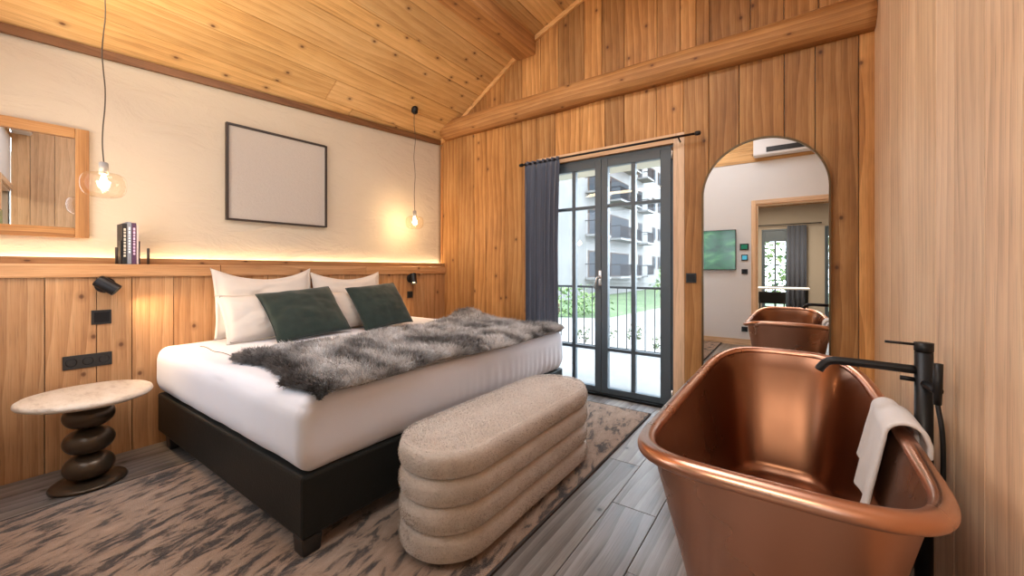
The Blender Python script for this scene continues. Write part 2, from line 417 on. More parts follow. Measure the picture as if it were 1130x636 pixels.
for (a, b) in ((-4.2, -2.2), (-2.2, .6)):
    z0 = roof(a) if b == -2.2 else 3.422; z1 = 3.422 if b == -2.2 else 3.422+.378*(b+2.2)
    v = [bm.verts.new(p) for p in ((a, YD-.3, z0+.04), (b, YD-.3, z1+.04), (b, YD-.3, z1+.2), (a, YD-.3, z0+.2), (a, YB+.2, z0+.04), (b, YB+.2, z1+.04), (b, YB+.2, z1+.2), (a, YB+.2, z0+.2))]
    for f in ((0, 1, 2, 3), (7, 6, 5, 4), (0, 4, 5, 1), (1, 5, 6, 2), (2, 6, 7, 3), (3, 7, 4, 0)): bm.faces.new([v[i] for i in f])
bmobj('ceiling_core', bm, M['plaster_back'], kind='structure')
# purlin
wd = Wood(); wd.box(-2.325, -2.106, YD-.1, YB-.001, 3.275, 3.50, 'y', tint=(1.05, 1, .95, 1)); wd.build('ceiling_beam', M['pine_beam'], kind='structure', bevel=.008)
# tie beam, hewn round timber against the window wall
bm = bmesh.new(); secs = []
prof = [(0, .215), (-.055, .212), (-.100, .185), (-.122, .135), (-.125, .085), (-.105, .035), (-.06, .004), (0, 0)]
nx = 70; uvl = bm.loops.layers.uv.new('UVMap')
for i in range(nx+1):
    x = -3.33 + (XC+3.329)*i/nx
    secs.append([bm.verts.new((x, YB-.0005+py*(1+.10*noise.noise(Vector((x*2.2, k*.7, 3)))), 2.643+pz+.008*noise.noise(Vector((x*2.5, k*.9, 0))))) for k, (py, pz) in enumerate(prof)])
for a, b in zip(secs, secs[1:]):
    for k in range(len(prof)): bm.faces.new((a[k], a[(k+1) % 8], b[(k+1) % 8], b[k]))
bm.faces.new(secs[0]); bm.faces.new(secs[-1])
for f in bm.faces:
    for l in f.loops: l[uvl].uv = (l.vert.co.x, l.vert.co.z*1.4-l.vert.co.y)
o = bmobj('tie_beam', bm, M['pine_beam'], kind='structure', smooth=True)
a = o.data.color_attributes.new('tint', 'FLOAT_COLOR', 'CORNER'); a.data.foreach_set('color', [1.05, 1, .95, 1]*len(o.data.loops))
# rake trims
wd = Wood()
for (x0, x1, z0, z1) in ((-3.42, -2.33, roof(-3.42), roof(-2.33)), (-2.10, XC, roof(-2.10), roof(XC))):
    wd.prism([(x0, YB-.028, z0-.052), (x1, YB-.028, z1-.052), (x1, YB-.028, z1-.002), (x0, YB-.028, z0-.002)], (0, .027, 0), (1, 0, .5), (0, 0, 1), tint=(1.15, 1.1, 1.1, 1))
wd.build('trim_1', M['pine_ceiling'], kind='structure', bevel=.003)
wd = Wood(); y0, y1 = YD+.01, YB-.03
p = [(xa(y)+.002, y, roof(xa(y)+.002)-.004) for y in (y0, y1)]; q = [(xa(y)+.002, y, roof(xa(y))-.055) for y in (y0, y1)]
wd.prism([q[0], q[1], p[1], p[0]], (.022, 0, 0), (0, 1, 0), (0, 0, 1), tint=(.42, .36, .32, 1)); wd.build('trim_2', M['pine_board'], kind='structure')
wd = Wood(); wd.box(-3.423, -3.401, YB-.012, YB-.001, 1.2, 2.6, 'z', tint=(1.05, 1, 1, 1)); wd.build('trim_3', M['pine'], kind='structure')

# headboard panelling with cap and lip (fixed to the wall)
XH = -3.37
wd = Wood(); ys = [YD+.002, .12, .30, .50, .655, .86, 1.17, 1.44, 1.66, 1.88, 2.1, 2.33, 2.52, 2.72, 2.905, 3.06, 3.22, YB-.001]
for a, b in zip(ys, ys[1:]): wd.box(XH-.025, XH, a+g, b-g, 0, 1.082, 'z', var=.13)
wd.build('wall_panelling', M['pine_board'], kind='structure', bevel=.0015)
wd = Wood()
for a, b in ((YD+.002, 1.12), (1.12, 2.31), (2.31, YB-.001)):
    wd.box(XH-.027, XH+.016, a+g, b-g, 1.083, 1.160, 'y', tint=(1.02, 1, 1, 1))
    wd.prism([(XH-.028, a+g, 1.14), (XH-.028, b-g, 1.14), (xa(b)+.03, b-g, 1.14), (xa(a)+.03, a+g, 1.14)], (0, 0, .0195), (0, 1, 0), (1, 0, 0), tint=(.95, .95, .95, 1))
wd.build('trim_4', M['pine_board'], kind='structure', bevel=.002)
wd = Wood(); y0, y1 = YD+.002, YB-.001
wd.prism([(xa(y0)+.04, y0, 1.161), (xa(y1)+.04, y1, 1.161), (xa(y1)+.052, y1, 1.161), (xa(y0)+.052, y0, 1.161)], (0, 0, .042), (0, 1, 0), (1, 0, 1), tint=(.70, .66, .6, 1))
wd.build('trim_5', M['pine_board'], kind='structure')
t = empty('led_light', (xa(1.6), 1.6, 1.165), 'long warm white light strip glowing along the ledge above the headboard', 'light strip')
bm = bmesh.new(); v = [bm.verts.new(Vector(p)-Vector((xa(1.6), 1.6, 1.165))) for p in ((xa(y0+.03)+.012, y0+.03, 1.175), (xa(y1-.02)+.012, y1-.02, 1.175), (xa(y1-.02)+.030, y1-.02, 1.175), (xa(y0+.03)+.030, y0+.03, 1.175))]
r = bm.faces.new(v); ex = bmesh.ops.extrude_face_region(bm, geom=[r]); [setattr(q, 'co', q.co+Vector((0, 0, -.008))) for q in ex['geom'] if isinstance(q, bmesh.types.BMVert)]
bmobj('light_strip', bm, M['led'], t)

# wall behind the camera with the doorway, and the room beyond (seen in the mirror)
WX0, WX1, WZ0, WZ1 = -3.2, -1.7, .9, 2.2
bm = bmesh.new()
DXL = -.455; DH = 2.09
box(bm, -3.9, DXL, YD-.12, YD, 0, 2.74); box(bm, DXL, XC, YD-.12, YD, DH, 2.74)
bmobj('wall_doorway', bm, M['plaster_back'], kind='structure')
wd = Wood()
z = 2.741
while z < 3.9:
    xl = -3.6 if z < 2.8 else max(-3.3, -3.43+(z+.16-2.656)/.623+.02) if z < 3.4 else -2.2+(z+.16-3.422)/.378+.02
    if xl < XC-.2: wd.box(xl, XC, YD-.1, YD-.005, z+g, z+.16, 'x', var=.1)
    z += .162
wd.build('wall_gable', M['pine_ceiling'], kind='structure')
wd = Wood(); wd.box(-3.6, XC, YD-.004, YD+.012, 2.72, 2.76, 'x'); wd.build('trim_6', M['pine_ceiling'], kind='structure')
wd = Wood()
wd.box(DXL-.06, DXL, YD-.0, YD+.018, 0, DH+.06, 'z'); wd.box(DXL, XC-.001, YD, YD+.018, DH, DH+.06, 'x'); wd.box(DXL, DXL+.02, YD-.12, YD, 0, DH, 'z'); wd.box(DXL+.02, XC-.001, YD-.12, YD, DH-.02, DH, 'x')
wd.build('door_3', M['pine_pale'], kind='structure', bevel=.002)
wd = Wood(); wd.box(-3.4, DXL-.061, YD, YD+.014, 0, .09, 'x'); wd.build('baseboard_back', M['pine_pale'], kind='structure')
M['wallgrey'] = m_plaster('beige_wall', (.42, .36, .29), .1)
B('wall_far', [(-2.4, -.56, -3.42, -3.3, 0, 2.6), (-.56, -.08, -3.42, -3.3, 0, .12), (-.56, -.08, -3.42, -3.3, 1.98, 2.6), (-.08, .50, -3.42, -3.3, 0, 2.6), (.50, 1.0, -3.42, -3.3, 2.0, 2.6), (1.0, 1.3, -3.42, -3.3, 0, 2.6)], M['wallgrey'], kind='structure')
B('wall_side', [(-2.5, -2.4, -3.42, YD-.12, 0, 2.6), (1.2, 1.3, -3.42, YD-.12, 0, 2.6), (XC, 1.3, YD-.12, YD-.02, 0, 2.6)], M['wallgrey'], kind='structure')
wd = Wood(); x = -2.5
while x < 1.3: wd.box(x+g, x+.2-g, -3.42, YD-.121, 2.45, 2.48, 'y'); x += .2
wd.build('ceiling_hall', M['pine_beam'], kind='structure')

# ---- glazed double door to the balcony
def glazed(name, X0, X1, Z0, Z1, Y, xm, zm, frame=.02, handle=False, n=1):
    """frame, sashes with glazing bars and panes; Y is the inner face"""
    e = empty(name, (0, 0, 0), kind='structure')
    bm = bmesh.new(); box(bm, X0, X0+frame, Y, Y+.07, Z0, Z1); box(bm, X1-frame, X1, Y, Y+.07, Z0, Z1); box(bm, X0+frame, X1-frame, Y, Y+.07, Z1-.03, Z1); box(bm, X0+frame, X1-frame, Y, Y+.07, Z0, Z0+.012)
    bmobj('door_frame', bm, M['doorpaint'], e, bevel=.003)
    for sx0, sx1, a, b in xm:       # sash outer, glass range
        sash = bmesh.new(); zb, zt = zm[0], zm[-1]
        box(sash, sx0, a, Y-.012, Y+.045, Z0+.013, Z1-.032); box(sash, b, sx1, Y-.012, Y+.045, Z0+.013, Z1-.032)
        box(sash, a, b, Y-.012, Y+.045, Z0+.013, zb); box(sash, a, b, Y-.012, Y+.045, zt, Z1-.032)
        so = bmobj('door_leaf', sash, M['doorpaint'], e, bevel=.003)
        bars = bmesh.new(); mx = (a+b)/2
        box(bars, mx-.018, mx+.018, Y-.006, Y+.036, zb, zt)
        for zz in zm[1:-1]:
            box(bars, a, mx-.018, Y-.004, Y+.034, zz-.014, zz+.014); box(bars, mx+.018, b, Y-.004, Y+.034, zz-.014, zz+.014)
        bmobj('glazing_bars', bars, M['doorpaint'], so, bevel=.002)
        B('glass_pane', (a, b, Y+.012, Y+.018, zb, zt), M['glass'], so)
    return e
d1 = glazed('door_1', DX0, DX1, .0, DZ, YB+.02, [(-1.985, -1.418, -1.905, -1.477), (-1.414, -.815, -1.356, -.90)], [.07, .412, 1.70, 2.05])
B('sill', (DX0, DX1, YB-.035, YB+.02, .0, .022), M['floor_pale'], d1, bevel=.003)
hx = -1.425
hd = Lathe('handle_rose', [(.0, 0), (.017, 0), (.017, .008), (0, .008)], M['chrome'], d1, (hx, YB+.007, 1.06), (0, -1, 0), 20)
B('handle_plate', (hx-.014, hx+.014, YB+.0, YB+.007, .985, 1.12), M['chrome'], d1, bevel=.004)
Tube('door_handle', [(hx, YB-.002, 1.06), (hx, YB-.045, 1.06), (hx-.01, YB-.05, 1.05), (hx-.028, YB-.05, .96)], .009, M['chrome'], d1)
for z in (.06, 2.03): Lathe('hinge', [(.0, 0), (.008, 0), (.008, .09), (0, .09)], M['chrome'], d1, (-.805, YB+.0, z), (0, 0, 1), 12)
# reveal casing of pale wood round the door
wd = Wood(); wd.box(DX1+.001, DX1+.085, YB-.008, YB-.0005, 0, DZ+.075, 'z'); wd.box(DX0-.085, DX0-.001, YB-.008, YB-.0005, 0, DZ+.075, 'z'); wd.box(DX0, DX1, YB-.008, YB-.0005, DZ+.001, DZ+.075, 'x', tint=(1, .95, .9, 1))
wd.build('trim_7', M['pine_pale'], kind='structure', bevel=.002)
# far room windows seen in the mirror
glazed('door_2', -.56, -.08, .12, 1.98, -3.36, [(-.54, -.10, -.50, -.14)], [.36, .78, 1.22, 1.72], n=2)
glazed('window_1', .50, 1.0, .0, 2.0, -3.36, [(.52, .98, .56, .94)], [.3, .8, 1.3, 1.8], n=3)

# ---- outdoors
M['terrace'] = mat('terrace_concrete', .8, (.50, .49, .47)); t = NT(M['terrace']); t.l(t.ramp(t.noise(t.obj(), 2.5, 5), [(.3, (.185, .18, .17)), (.7, (.22, .214, .204))]), t.b.inputs['Base Color'])
B('balcony_floor', (-9, 3, YB+.201, 5.75, -.12, -.02), M['terrace'], kind='structure')
M['lawn'] = mat('lawn', .9, (.1, .2, .05)); t = NT(M['lawn']); t.l(t.ramp(t.noise(t.obj(), .6, 6, .7), [(.35, (.036, .066, .018)), (.6, (.065, .10, .034)), (.8, (.11, .13, .06))]), t.b.inputs['Base Color'])
M['path'] = mat('gravel_path', .9, (.44, .42, .39)); t = NT(M['path']); t.l(t.ramp(t.noise(t.obj(), 8, 5, .7), [(.35, (.125, .118, .108)), (.7, (.18, .17, .158))]), t.b.inputs['Base Color'])
bm = bmesh.new(); box(bm, -60, 40, 5.8, 90, -1.3, -1.0); box(bm, -60, 40, -40, -3.5, -1.3, -1.0); bmobj('ground', bm, M['lawn'], kind='structure')
bm = bmesh.new()
v = [bm.verts.new(p) for p in ((-9, 6.0, -.995), (6, 6.0, -.995), (6, 60, -.995), (-2.2, 60, -.995), (-6.6, 16.5, -.995), (-12, 13.6, -.995))]; bm.faces.new(v)
ex = bmesh.ops.extrude_face_region(bm, geom=bm.faces[:]); [setattr(q, 'co', q.co+Vector((0, 0, .02))) for q in ex['geom'] if isinstance(q, bmesh.types.BMVert)]
bmobj('garden_path', bm, M['path'], kind='structure')
M['soffit'] = mat('soffit', .8, (.42, .38, .29)); B('eave', (-8, 2.5, YB+.201, 4.65, 2.30, 2.42), M['soffit'], kind='structure')

rl = empty('balcony_railing', (-1.2, 5.3, -.02), 'black metal balcony railing with thin upright bars outside the glazed door', 'railing')
bm = bmesh.new(); box(bm, -4.5, 3.5, -.02, .02, .89, .92); bmobj('top_rail', bm, M['black'], rl)
bm = bmesh.new(); box(bm, -4.5, 3.5, -.015, .015, .05, .075); bmobj('bottom_rail', bm, M['black'], rl)
me0 = None
for i in range(48):
    x = -.775+(i-14)*.125
    if x > 2.4: break
    if me0 is None:
        bm = bmesh.new(); box(bm, -.005, .005, -.005, .005, .0752, .8898); o = bmobj('baluster', bm, M['black'], rl); me0 = o.data
    else: o = bpy.data.objects.new('baluster', me0); COL.objects.link(o); o.parent = rl
    o.location = (x, 0, 0)
for x in (-4.4, 0.5, 3.4): B('railing_post', (x-.02, x+.02, -.02, .02, .001, .889), M['black'], rl)

# apartment building over the garden
M['render'] = mat('building_render', .85, (.25, .245, .24)); t = NT(M['render']); t.l(t.ramp(t.noise(t.obj(), .5, 5), [(.3, (.125, .121, .115)), (.7, (.155, .150, .143))]), t.b.inputs['Base Color'])
M['winglass'] = mat('dark_window', .9, (.03, .036, .042), spec=.05); M['shade'] = mat('balcony_wood', .9, (.07, .05, .04), spec=.05); M['rail'] = mat('balcony_rail', .9, (.012, .012, .014), spec=.05)
FX = -13.0
bd = empty('apartment_building', (FX, 38, -1), 'pale multi-storey apartment building with dark balconies, seen through the glazed door', 'building')
B('facade', (-8, 0, -16, 24, 0, 20), M['render'], bd)
for lv in range(6):
    z = 1.55+3.3*lv
    for (ya, yb) in ((-10.0, -7.6), (-5.4, .2), (2.2, 4.4), (12, 15)):
        bl = B('balcony', (.001, 1.15, ya, yb, z-.16, z), M['render'], bd)
        bm = bmesh.new(); box(bm, 1.08, 1.13, ya, yb, z+1.0, z+1.07); box(bm, 1.08, 1.12, ya, yb, z+.08, z+.14)
        yy = ya
        while yy < yb: box(bm, 1.09, 1.12, yy, yy+.05, z+.14, z+1.0); yy += .17
        for q in (ya+.02, yb-.06): box(bm, .002, 1.08, q, q+.04, z+1.0, z+1.06)
        bmobj('balcony_railing', bm, M['rail'], bl)
        w_ = B('window', (.002, .05, ya+.5, yb-.5, z+.01, z+2.1), M['shade'], bd); B('pane', (.051, .07, ya+.65, yb-.65, z+.1, z+2.0), M['winglass'], w_)
    for yc in (8.2, 10.4, 18.5):
        w_ = B('window', (.002, .06, yc-.55, yc+.55, z+.7, z+2.1), M['shade'], bd); B('pane', (.061, .08, yc-.42, yc+.42, z+.82, z+1.98), M['winglass'], w_)
B('roof_edge', (-.5, 1.6, -16.5, 24.5, 20.002, 20.4), M['shade'], bd)

M['leaf'] = mat('leaves', .7, (.1, .2, .04)); t = NT(M['leaf']); t.l(t.attr(), t.b.inputs['Base Color']); t.b.inputs['Subsurface Weight'].default_value = 0
M['bark'] = mat('bark', .9, (.13, .09, .06))
def foliage(name, c, r, n, size, c1, c2, parent):
    c = np.array(c); r = np.array(r); P = rng.normal(0, 1, (n, 3)); P /= np.linalg.norm(P, axis=1)[:, None]; P *= rng.uniform(.3, 1, (n, 1))**.5
    lump = np.array([1+.35*noise.noise(Vector(p*2.3)+Vector((c[0], 0, 0))) for p in P])[:, None]
    P = c + P*r*lump; A = rng.normal(0, 1, (n, 3)); A /= np.linalg.norm(A, axis=1)[:, None]; Bv = np.cross(A, rng.normal(0, 1, (n, 3))); Bv /= np.linalg.norm(Bv, axis=1)[:, None]
    s = size*rng.uniform(.6, 1.3, (n, 1)); V = np.stack([P-A*s, P+Bv*s*.5, P+A*s, P-Bv*s*.5], 1).reshape(-1, 3)
    me = bpy.data.meshes.new(name); me.from_pydata(V.tolist(), [], (np.arange(n*4).reshape(-1, 4)).tolist())
    k = rng.uniform(0, 1, (n, 1)); C = np.ones((n, 4, 4)); C[:, :, :3] = (np.array(c1)*(1-k)+np.array(c2)*k)[:, None, :]
    a = me.color_attributes.new('tint', 'FLOAT_COLOR', 'POINT'); a.data.foreach_set('color', C.ravel())
    return link(name, me, M['leaf'], parent, False)
def plant(name, loc, r, h, n, size, label, cat, c1=(.04, .085, .02), c2=(.14, .20, .065), trunk=.05, group=None):
    e = empty(name, loc, label, cat, group)
    foliage('foliage', (0, 0, h-r[2]*.9), r, n, size, c1, c2, e)
    Tube('trunk', [(0, 0, 0), (.02, 0, h*.4), (0, .02, h-r[2]*.8)], [trunk, trunk*.8, trunk*.5], M['bark'], e, 8)
plant('garden_tree', (-3.3, 16.5, -1), (1.3, 1.3, 1.0), 2.6, 900, .09, 'small light green tree in the garden in front of the apartment building', 'tree', trunk=.08)
plant('garden_shrub', (-9.3, 17.0, -1), (2.6, 1.6, .9), 1.35, 900, .12, 'green shrub at the left edge of the garden seen past the curtain', 'shrub', trunk=.08)
for i, (x, y) in enumerate(((-2.62, 5.62), (-2.25, 5.58), (-1.85, 5.62), (-1.45, 5.55), (-1.05, 5.6), (-.65, 5.58))):
    plant('terrace_plant', (x, y, -.02), (.13, .1, .13), .27+.05*(i % 3), 70, .028, 'small leafy plant at the foot of the balcony railing', 'plant', c1=(.06, .09, .03), c2=(.19, .20, .10), trunk=.008, group='small plants along the railing')
for i, (x, y, h) in enumerate(((-2.9, -8.5, 4.2), (.1, -9.2, 4.6), (3.1, -8.5, 4.0))):
    plant('leafy_tree', (x, y, -1), (1.3, 1.1, 1.9), h, 1300, .1, ['leafy tree behind the far window, in the mirror', 'tall leafy tree behind the dark curtain reflected in the mirror', 'leafy tree at the right end of the garden reflected in the mirror'][i], 'tree', trunk=.1, c1=(.03, .07, .015), c2=(.19, .24, .07))

# ================================================================== BED
BX0, BX1, BY0, BY1 = XH+.012, -1.53, .775, 2.875
bed = empty('bed', (-2.45, 1.82, 0), 'wide double bed with white bedding on a black leather base, set against the wooden headboard', 'bed')
def L(p): return (p[0]+2.45, p[1]-1.82, p[2])
def PB(name, d, m, bevel): return B(name, (d[0]+2.45, d[1]+2.45, d[2]-1.82, d[3]-1.82, d[4], d[5]), m, bed, bevel)
PB('bed_base', (BX0, BX1, BY0, BY1, .085, .33), M['leather'], .012)
for x, y in ((BX1-.086, BY0+.002), (BX1-.086, BY1-.086), (BX0+.1, BY0+.012), (BX0+.1, BY1-.082)):
    bm = bmesh.new(); lathe(bm, [(.050, .0149 if x > -2.5 else .0003), (.057, .0848)], 4, (x+2.45+.042, y-1.82+.042, 0), Matrix.Rotation(pi/4, 4, 'Z')); bmobj('leg', bm, M['blackplastic'], bed, bevel=.006)
def soft_box(x0, x1, y0, y1, z0, z1, r, nx, ny, nz, f=None):
    """rounded box of quads; f(p, n) may move each vertex"""
    bm = bmesh.new(); key = {}
    def V(i, j, k):
        if (i, j, k) in key: return key[i, j, k]
        p = Vector((x0+(x1-x0)*i/nx, y0+(y1-y0)*j/ny, z0+(z1-z0)*k/nz))
        q = Vector((min(max(p.x, x0+r[0]), x1-r[0]), min(max(p.y, y0+r[1]), y1-r[1]), min(max(p.z, z0+r[2]), z1-r[2])))
        d = p-q; dn = Vector((d.x/r[0], d.y/r[1], d.z/r[2])); m = max(abs(dn.x), abs(dn.y), abs(dn.z))
        if dn.length > 1e-6: dn = dn/dn.length*m; p = q+Vector((dn.x*r[0], dn.y*r[1], dn.z*r[2]))
        if f: p = f(p, dn)
        key[i, j, k] = bm.verts.new(p); return key[i, j, k]
    def face(*q): bm.faces.new([V(*a) for a in q])
    for i in range(nx):
        for j in range(ny): face((i, j, 0), (i, j+1, 0), (i+1, j+1, 0), (i+1, j, 0)); face((i, j, nz), (i+1, j, nz), (i+1, j+1, nz), (i, j+1, nz))
    for i in range(nx):
        for k in range(nz): face((i, 0, k), (i+1, 0, k), (i+1, 0, k+1), (i, 0, k+1)); face((i, ny, k), (i, ny, k+1), (i+1, ny, k+1), (i+1, ny, k))
    for j in range(ny):
        for k in range(nz): face((0, j, k), (0, j, k+1), (0, j+1, k+1), (0, j+1, k)); face((nx, j, k), (nx, j+1, k), (nx, j+1, k+1), (nx, j, k+1))
    return bm
def fm(p, n):
    q = p.copy(); w = Vector((p.x, p.y, 0))
    if n.z < .5:
        fold = .006*noise.noise(Vector((p.x*7, p.y*7, p.z*1.3+5)))
        foot = max(0, (p.x-(BX1-.12))/.12); far = max(0, (p.y-1.5)/1.4)
        fold += foot*far*.007*math.sin(p.y*95+3*noise.noise(Vector((0, p.y*3, 0))))*max(0, 1-(p.z-.34)/.22)
        taper = -.006*max(0, 1-(p.z-.335)/.1)
        k = fold+taper
        q.x += k*(1 if n.x > .3 else -1 if n.x < -.3 else 0); q.y += k*(1 if n.y > .3 else -1 if n.y < -.3 else 0)
    q.z += .006*noise.noise(Vector((p.x*2.5, p.y*2.5, 1)))*(1 if p.z > .5 else 0)
    q.z += .005*max(0, 1-abs(p.y-1.8)/1.0)*max(0, (-2.6-p.x)/.8)*(1 if p.z > .55 else 0)
    return q
bm = soft_box(BX0, BX1+.008, BY0-.014, BY1+.012, .3305, .632, (.035, .065, .09), 80, 150, 20, fm)
for v in bm.verts: v.co = L(v.co)
o = bmobj('mattress_with_sheet', bm, M['sheet'], bed, True)
Tube('sheet_seam', [L((-3.10+i*.06, .925+.004*math.sin(i), .636+.004*math.sin(i*1.3))) for i in range(12)], .0022, M['piping'], bed, 6)

# pillows
def pillow(name, w, h, th, loc, lean, yaw, roll, m, label, cat, group=None, flange=0, sag=0, seed=0, pipe=True, n=44):
    e = empty(name, loc, label, cat, group)
    R = Matrix.Rotation(yaw, 4, 'Z') @ Matrix.Rotation(-lean, 4, 'Y') @ Matrix.Rotation(roll, 4, 'X')
    bm = bmesh.new(); fr = 1-flange
    def P(s, t, side):
        a, b = min(1, abs(s)/fr), min(1, abs(t)/fr)
        T = th/2*((1-a**2.2)*(1-b**2.2))**.42 + .0035
        y = s*w/2*(1-.045*(1-t*t)); z = t*h/2*(1-.06*(1-s*s))
        if t > 0: z -= sag*(1-s*s)**1.0*t
        wr = .012*noise.noise(Vector((s*2.5+seed, t*2.5, side*2)))+.006*noise.noise(Vector((s*6+seed, t*6, side*3+4)))
        T += wr*(T/(th/2))*(.45 if m is M['green'] else 1)
        fl = .006*noise.noise(Vector((s*3+seed, t*3, 9)))
        corner = (abs(s)*abs(t))**4*.012
        return Vector((side*T+fl-corner*1.0, y, z+h/2))
    g = {}
    for sd in (1, -1):
        for i in range(n+1):
            for j in range(n+1):
                edge = i in (0, n) or j in (0, n)
                k = (i, j, 0 if edge else sd)
                if k not in g:
                    p = P(2*i/n-1, 2*j/n-1, 0 if edge else sd); g[k] = bm.verts.new(R @ p)
    for sd in (1, -1):
        for i in range(n):
            for j in range(n):
                q = [(i, j), (i+1, j), (i+1, j+1), (i, j+1)]
                f = [g[(a, b, 0 if (a in (0, n) or b in (0, n)) else sd)] for a, b in q]
                try: bm.faces.new(f if sd > 0 else f[::-1])
                except ValueError: pass
    bmobj('pillow_cover', bm, m, e, True)
    if pipe:
        pts = []
        c = fr if flange else 1
        for k in range(24): pts.append((-c+2*c*k/24, -c))
        for k in range(24): pts.append((c, -c+2*c*k/24))
        for k in range(24): pts.append((c-2*c*k/24, c))
        for k in range(25): pts.append((-c, c-2*c*k/24))
        bm = bmesh.new(); tube(bm, [R @ (P(s, t, 1)+Vector((.001, 0, 0))) for s, t in pts], .0034, 6)
        bmobj('piping', bm, M['piping'] if m is M['pillow'] else m, e, True)
    return e
r = math.radians
pillow('pillow', .71, .505, .13, (-3.24, 1.40, .642), r(8), r(1), 0, M['pillow'], 'large white pillow standing against the headboard, left of the two rear ones', 'pillow', pipe=False, flange=.10, sag=.075, seed=1)
pillow('pillow', .67, .475, .13, (-3.24, 2.08, .642), r(8), r(-1), 0, M['pillow'], 'large white pillow standing against the headboard, right of the two rear ones', 'pillow', pipe=False, flange=.10, sag=.06, seed=4)
pillow('pillow', .64, .36, .15, (-3.03, 1.36, .642), r(24), r(2), r(2), M['pillow'], 'plump white pillow tucked behind the left dark green cushion', 'pillow', flange=.07, sag=.02, seed=8)
pillow('pillow', .62, .35, .15, (-3.01, 2.06, .642), r(24), r(0), r(1), M['pillow'], 'plump white pillow tucked behind the right dark green cushion', 'pillow', flange=.07, sag=.02, seed=12)
pillow('cushion', .55, .43, .12, (-2.835, 1.55, .646), r(40), r(-2), r(5), M['green'], 'dark green velvet cushion, the larger left one leaning on the white pillows', 'cushion', seed=20)
pillow('cushion', .48, .43, .12, (-2.80, 2.17, .646), r(36), r(-4), r(5), M['green'], 'dark green velvet cushion, the right one nearer the window wall', 'cushion', seed=26)

# fur throw
fx0, fx1, fy0, fy1 = -2.50, -1.505, .90, 2.90
fe = empty('fur_throw', (-2.0, 1.9, .64), 'long-haired grey and white faux fur throw spread over the foot of the bed', 'throw')
nu, nv = 60, 120
def fur_surf(u, v):
    y = fy0+(fy1-fy0)*v; x0 = fx0+.03*math.sin(y*4.1)+.02*math.sin(y*9) ; x0 -= .20*max(0, (v-.45))*1.1; x1 = fx1+.012*math.sin(y*7)
    x1 -= .07*max(0, (v-.93)/.07)**2; x0 += .05*max(0, 1-v/.05)**2+.05*max(0, (v-.95)/.05)**2
    x = x0+(x1-x0)*u; y += (.02*math.sin(x*11)+(-.085*min(1, max(0, (u-.66)/.08)) if v < .5 else 0))*(1-v)
    z = .668+.012*noise.noise(Vector((x*3, y*3, 0)))+.010*noise.noise(Vector((x*8, y*6, 3)))
    z += .085*math.exp(-((v-.965)/.05)**2)*max(0, 1-abs(u-.10)/.35)
    if u > .95: z -= (u-.95)/.05*.022
    if v < .03: z -= (1-v/.03)**2*.024
    return Vector((x, y, z))
bm = bmesh.new(); top = [[bm.verts.new(fur_surf(i/nu, j/nv)) for j in range(nv+1)] for i in range(nu+1)]
bot = [[bm.verts.new((v.co.x, v.co.y, .6395 if v.co.z > .6405 else v.co.z-.003)) for v in row] for row in top]
for i in range(nu):
    for j in range(nv):
        bm.faces.new((top[i][j], top[i+1][j], top[i+1][j+1], top[i][j+1])); bm.faces.new((bot[i][j], bot[i][j+1], bot[i+1][j+1], bot[i+1][j]))
for i in range(nu): bm.faces.new((top[i][0], bot[i][0], bot[i+1][0], top[i+1][0])); bm.faces.new((top[i][nv], top[i+1][nv], bot[i+1][nv], bot[i][nv]))
for j in range(nv): bm.faces.new((top[0][j], top[0][j+1], bot[0][j+1], bot[0][j])); bm.faces.new((top[nu][j], bot[nu][j], bot[nu][j+1], top[nu][j+1]))
off = Vector((-2.0, 1.9, .64))
for v in bm.verts: v.co -= off
M['furbase'] = mat('fur_backing', .9, (.24, .23, .22))
bmobj('backing', bm, M['furbase'], fe, True)
n = 74000
U = rng.uniform(0, 1, n); V_ = rng.uniform(0, 1, n)**1.12
ne = 12000; U[:ne] = rng.uniform(0, 1, ne); V_[:ne] = rng.uniform(0, .012, ne)
U[ne:2*ne] = 1-rng.uniform(0, .03, ne)
P = []; Nn = []; R_ = []; T_ = []
for u, v in zip(U, V_):
    p = fur_surf(u, v)-off; P.append(p); 
    nn = Vector((.5*max(0, (u-.93)/.07), -1.1*max(0, 1-v/.03), 1)).normalized(); Nn.append(nn)
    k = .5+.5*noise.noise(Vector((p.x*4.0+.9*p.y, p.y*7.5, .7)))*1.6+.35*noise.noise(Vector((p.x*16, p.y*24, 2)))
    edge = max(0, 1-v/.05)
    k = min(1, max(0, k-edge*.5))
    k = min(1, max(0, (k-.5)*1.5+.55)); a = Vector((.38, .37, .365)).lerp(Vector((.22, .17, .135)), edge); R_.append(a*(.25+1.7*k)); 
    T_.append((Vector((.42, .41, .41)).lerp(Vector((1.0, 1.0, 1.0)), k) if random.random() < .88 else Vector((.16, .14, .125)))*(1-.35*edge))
CB = np.array([(.45+.9*noise.noise(Vector((p.x*9, p.y*9, 5))), -.40+.9*noise.noise(Vector((p.x*9, p.y*9, 11))), -.10) for p in P])
blades('fur_pile', P, Nn, .043, .0026, R_, T_, M['fur'], fe, comb=CB, spread=.30, kind='stuff')

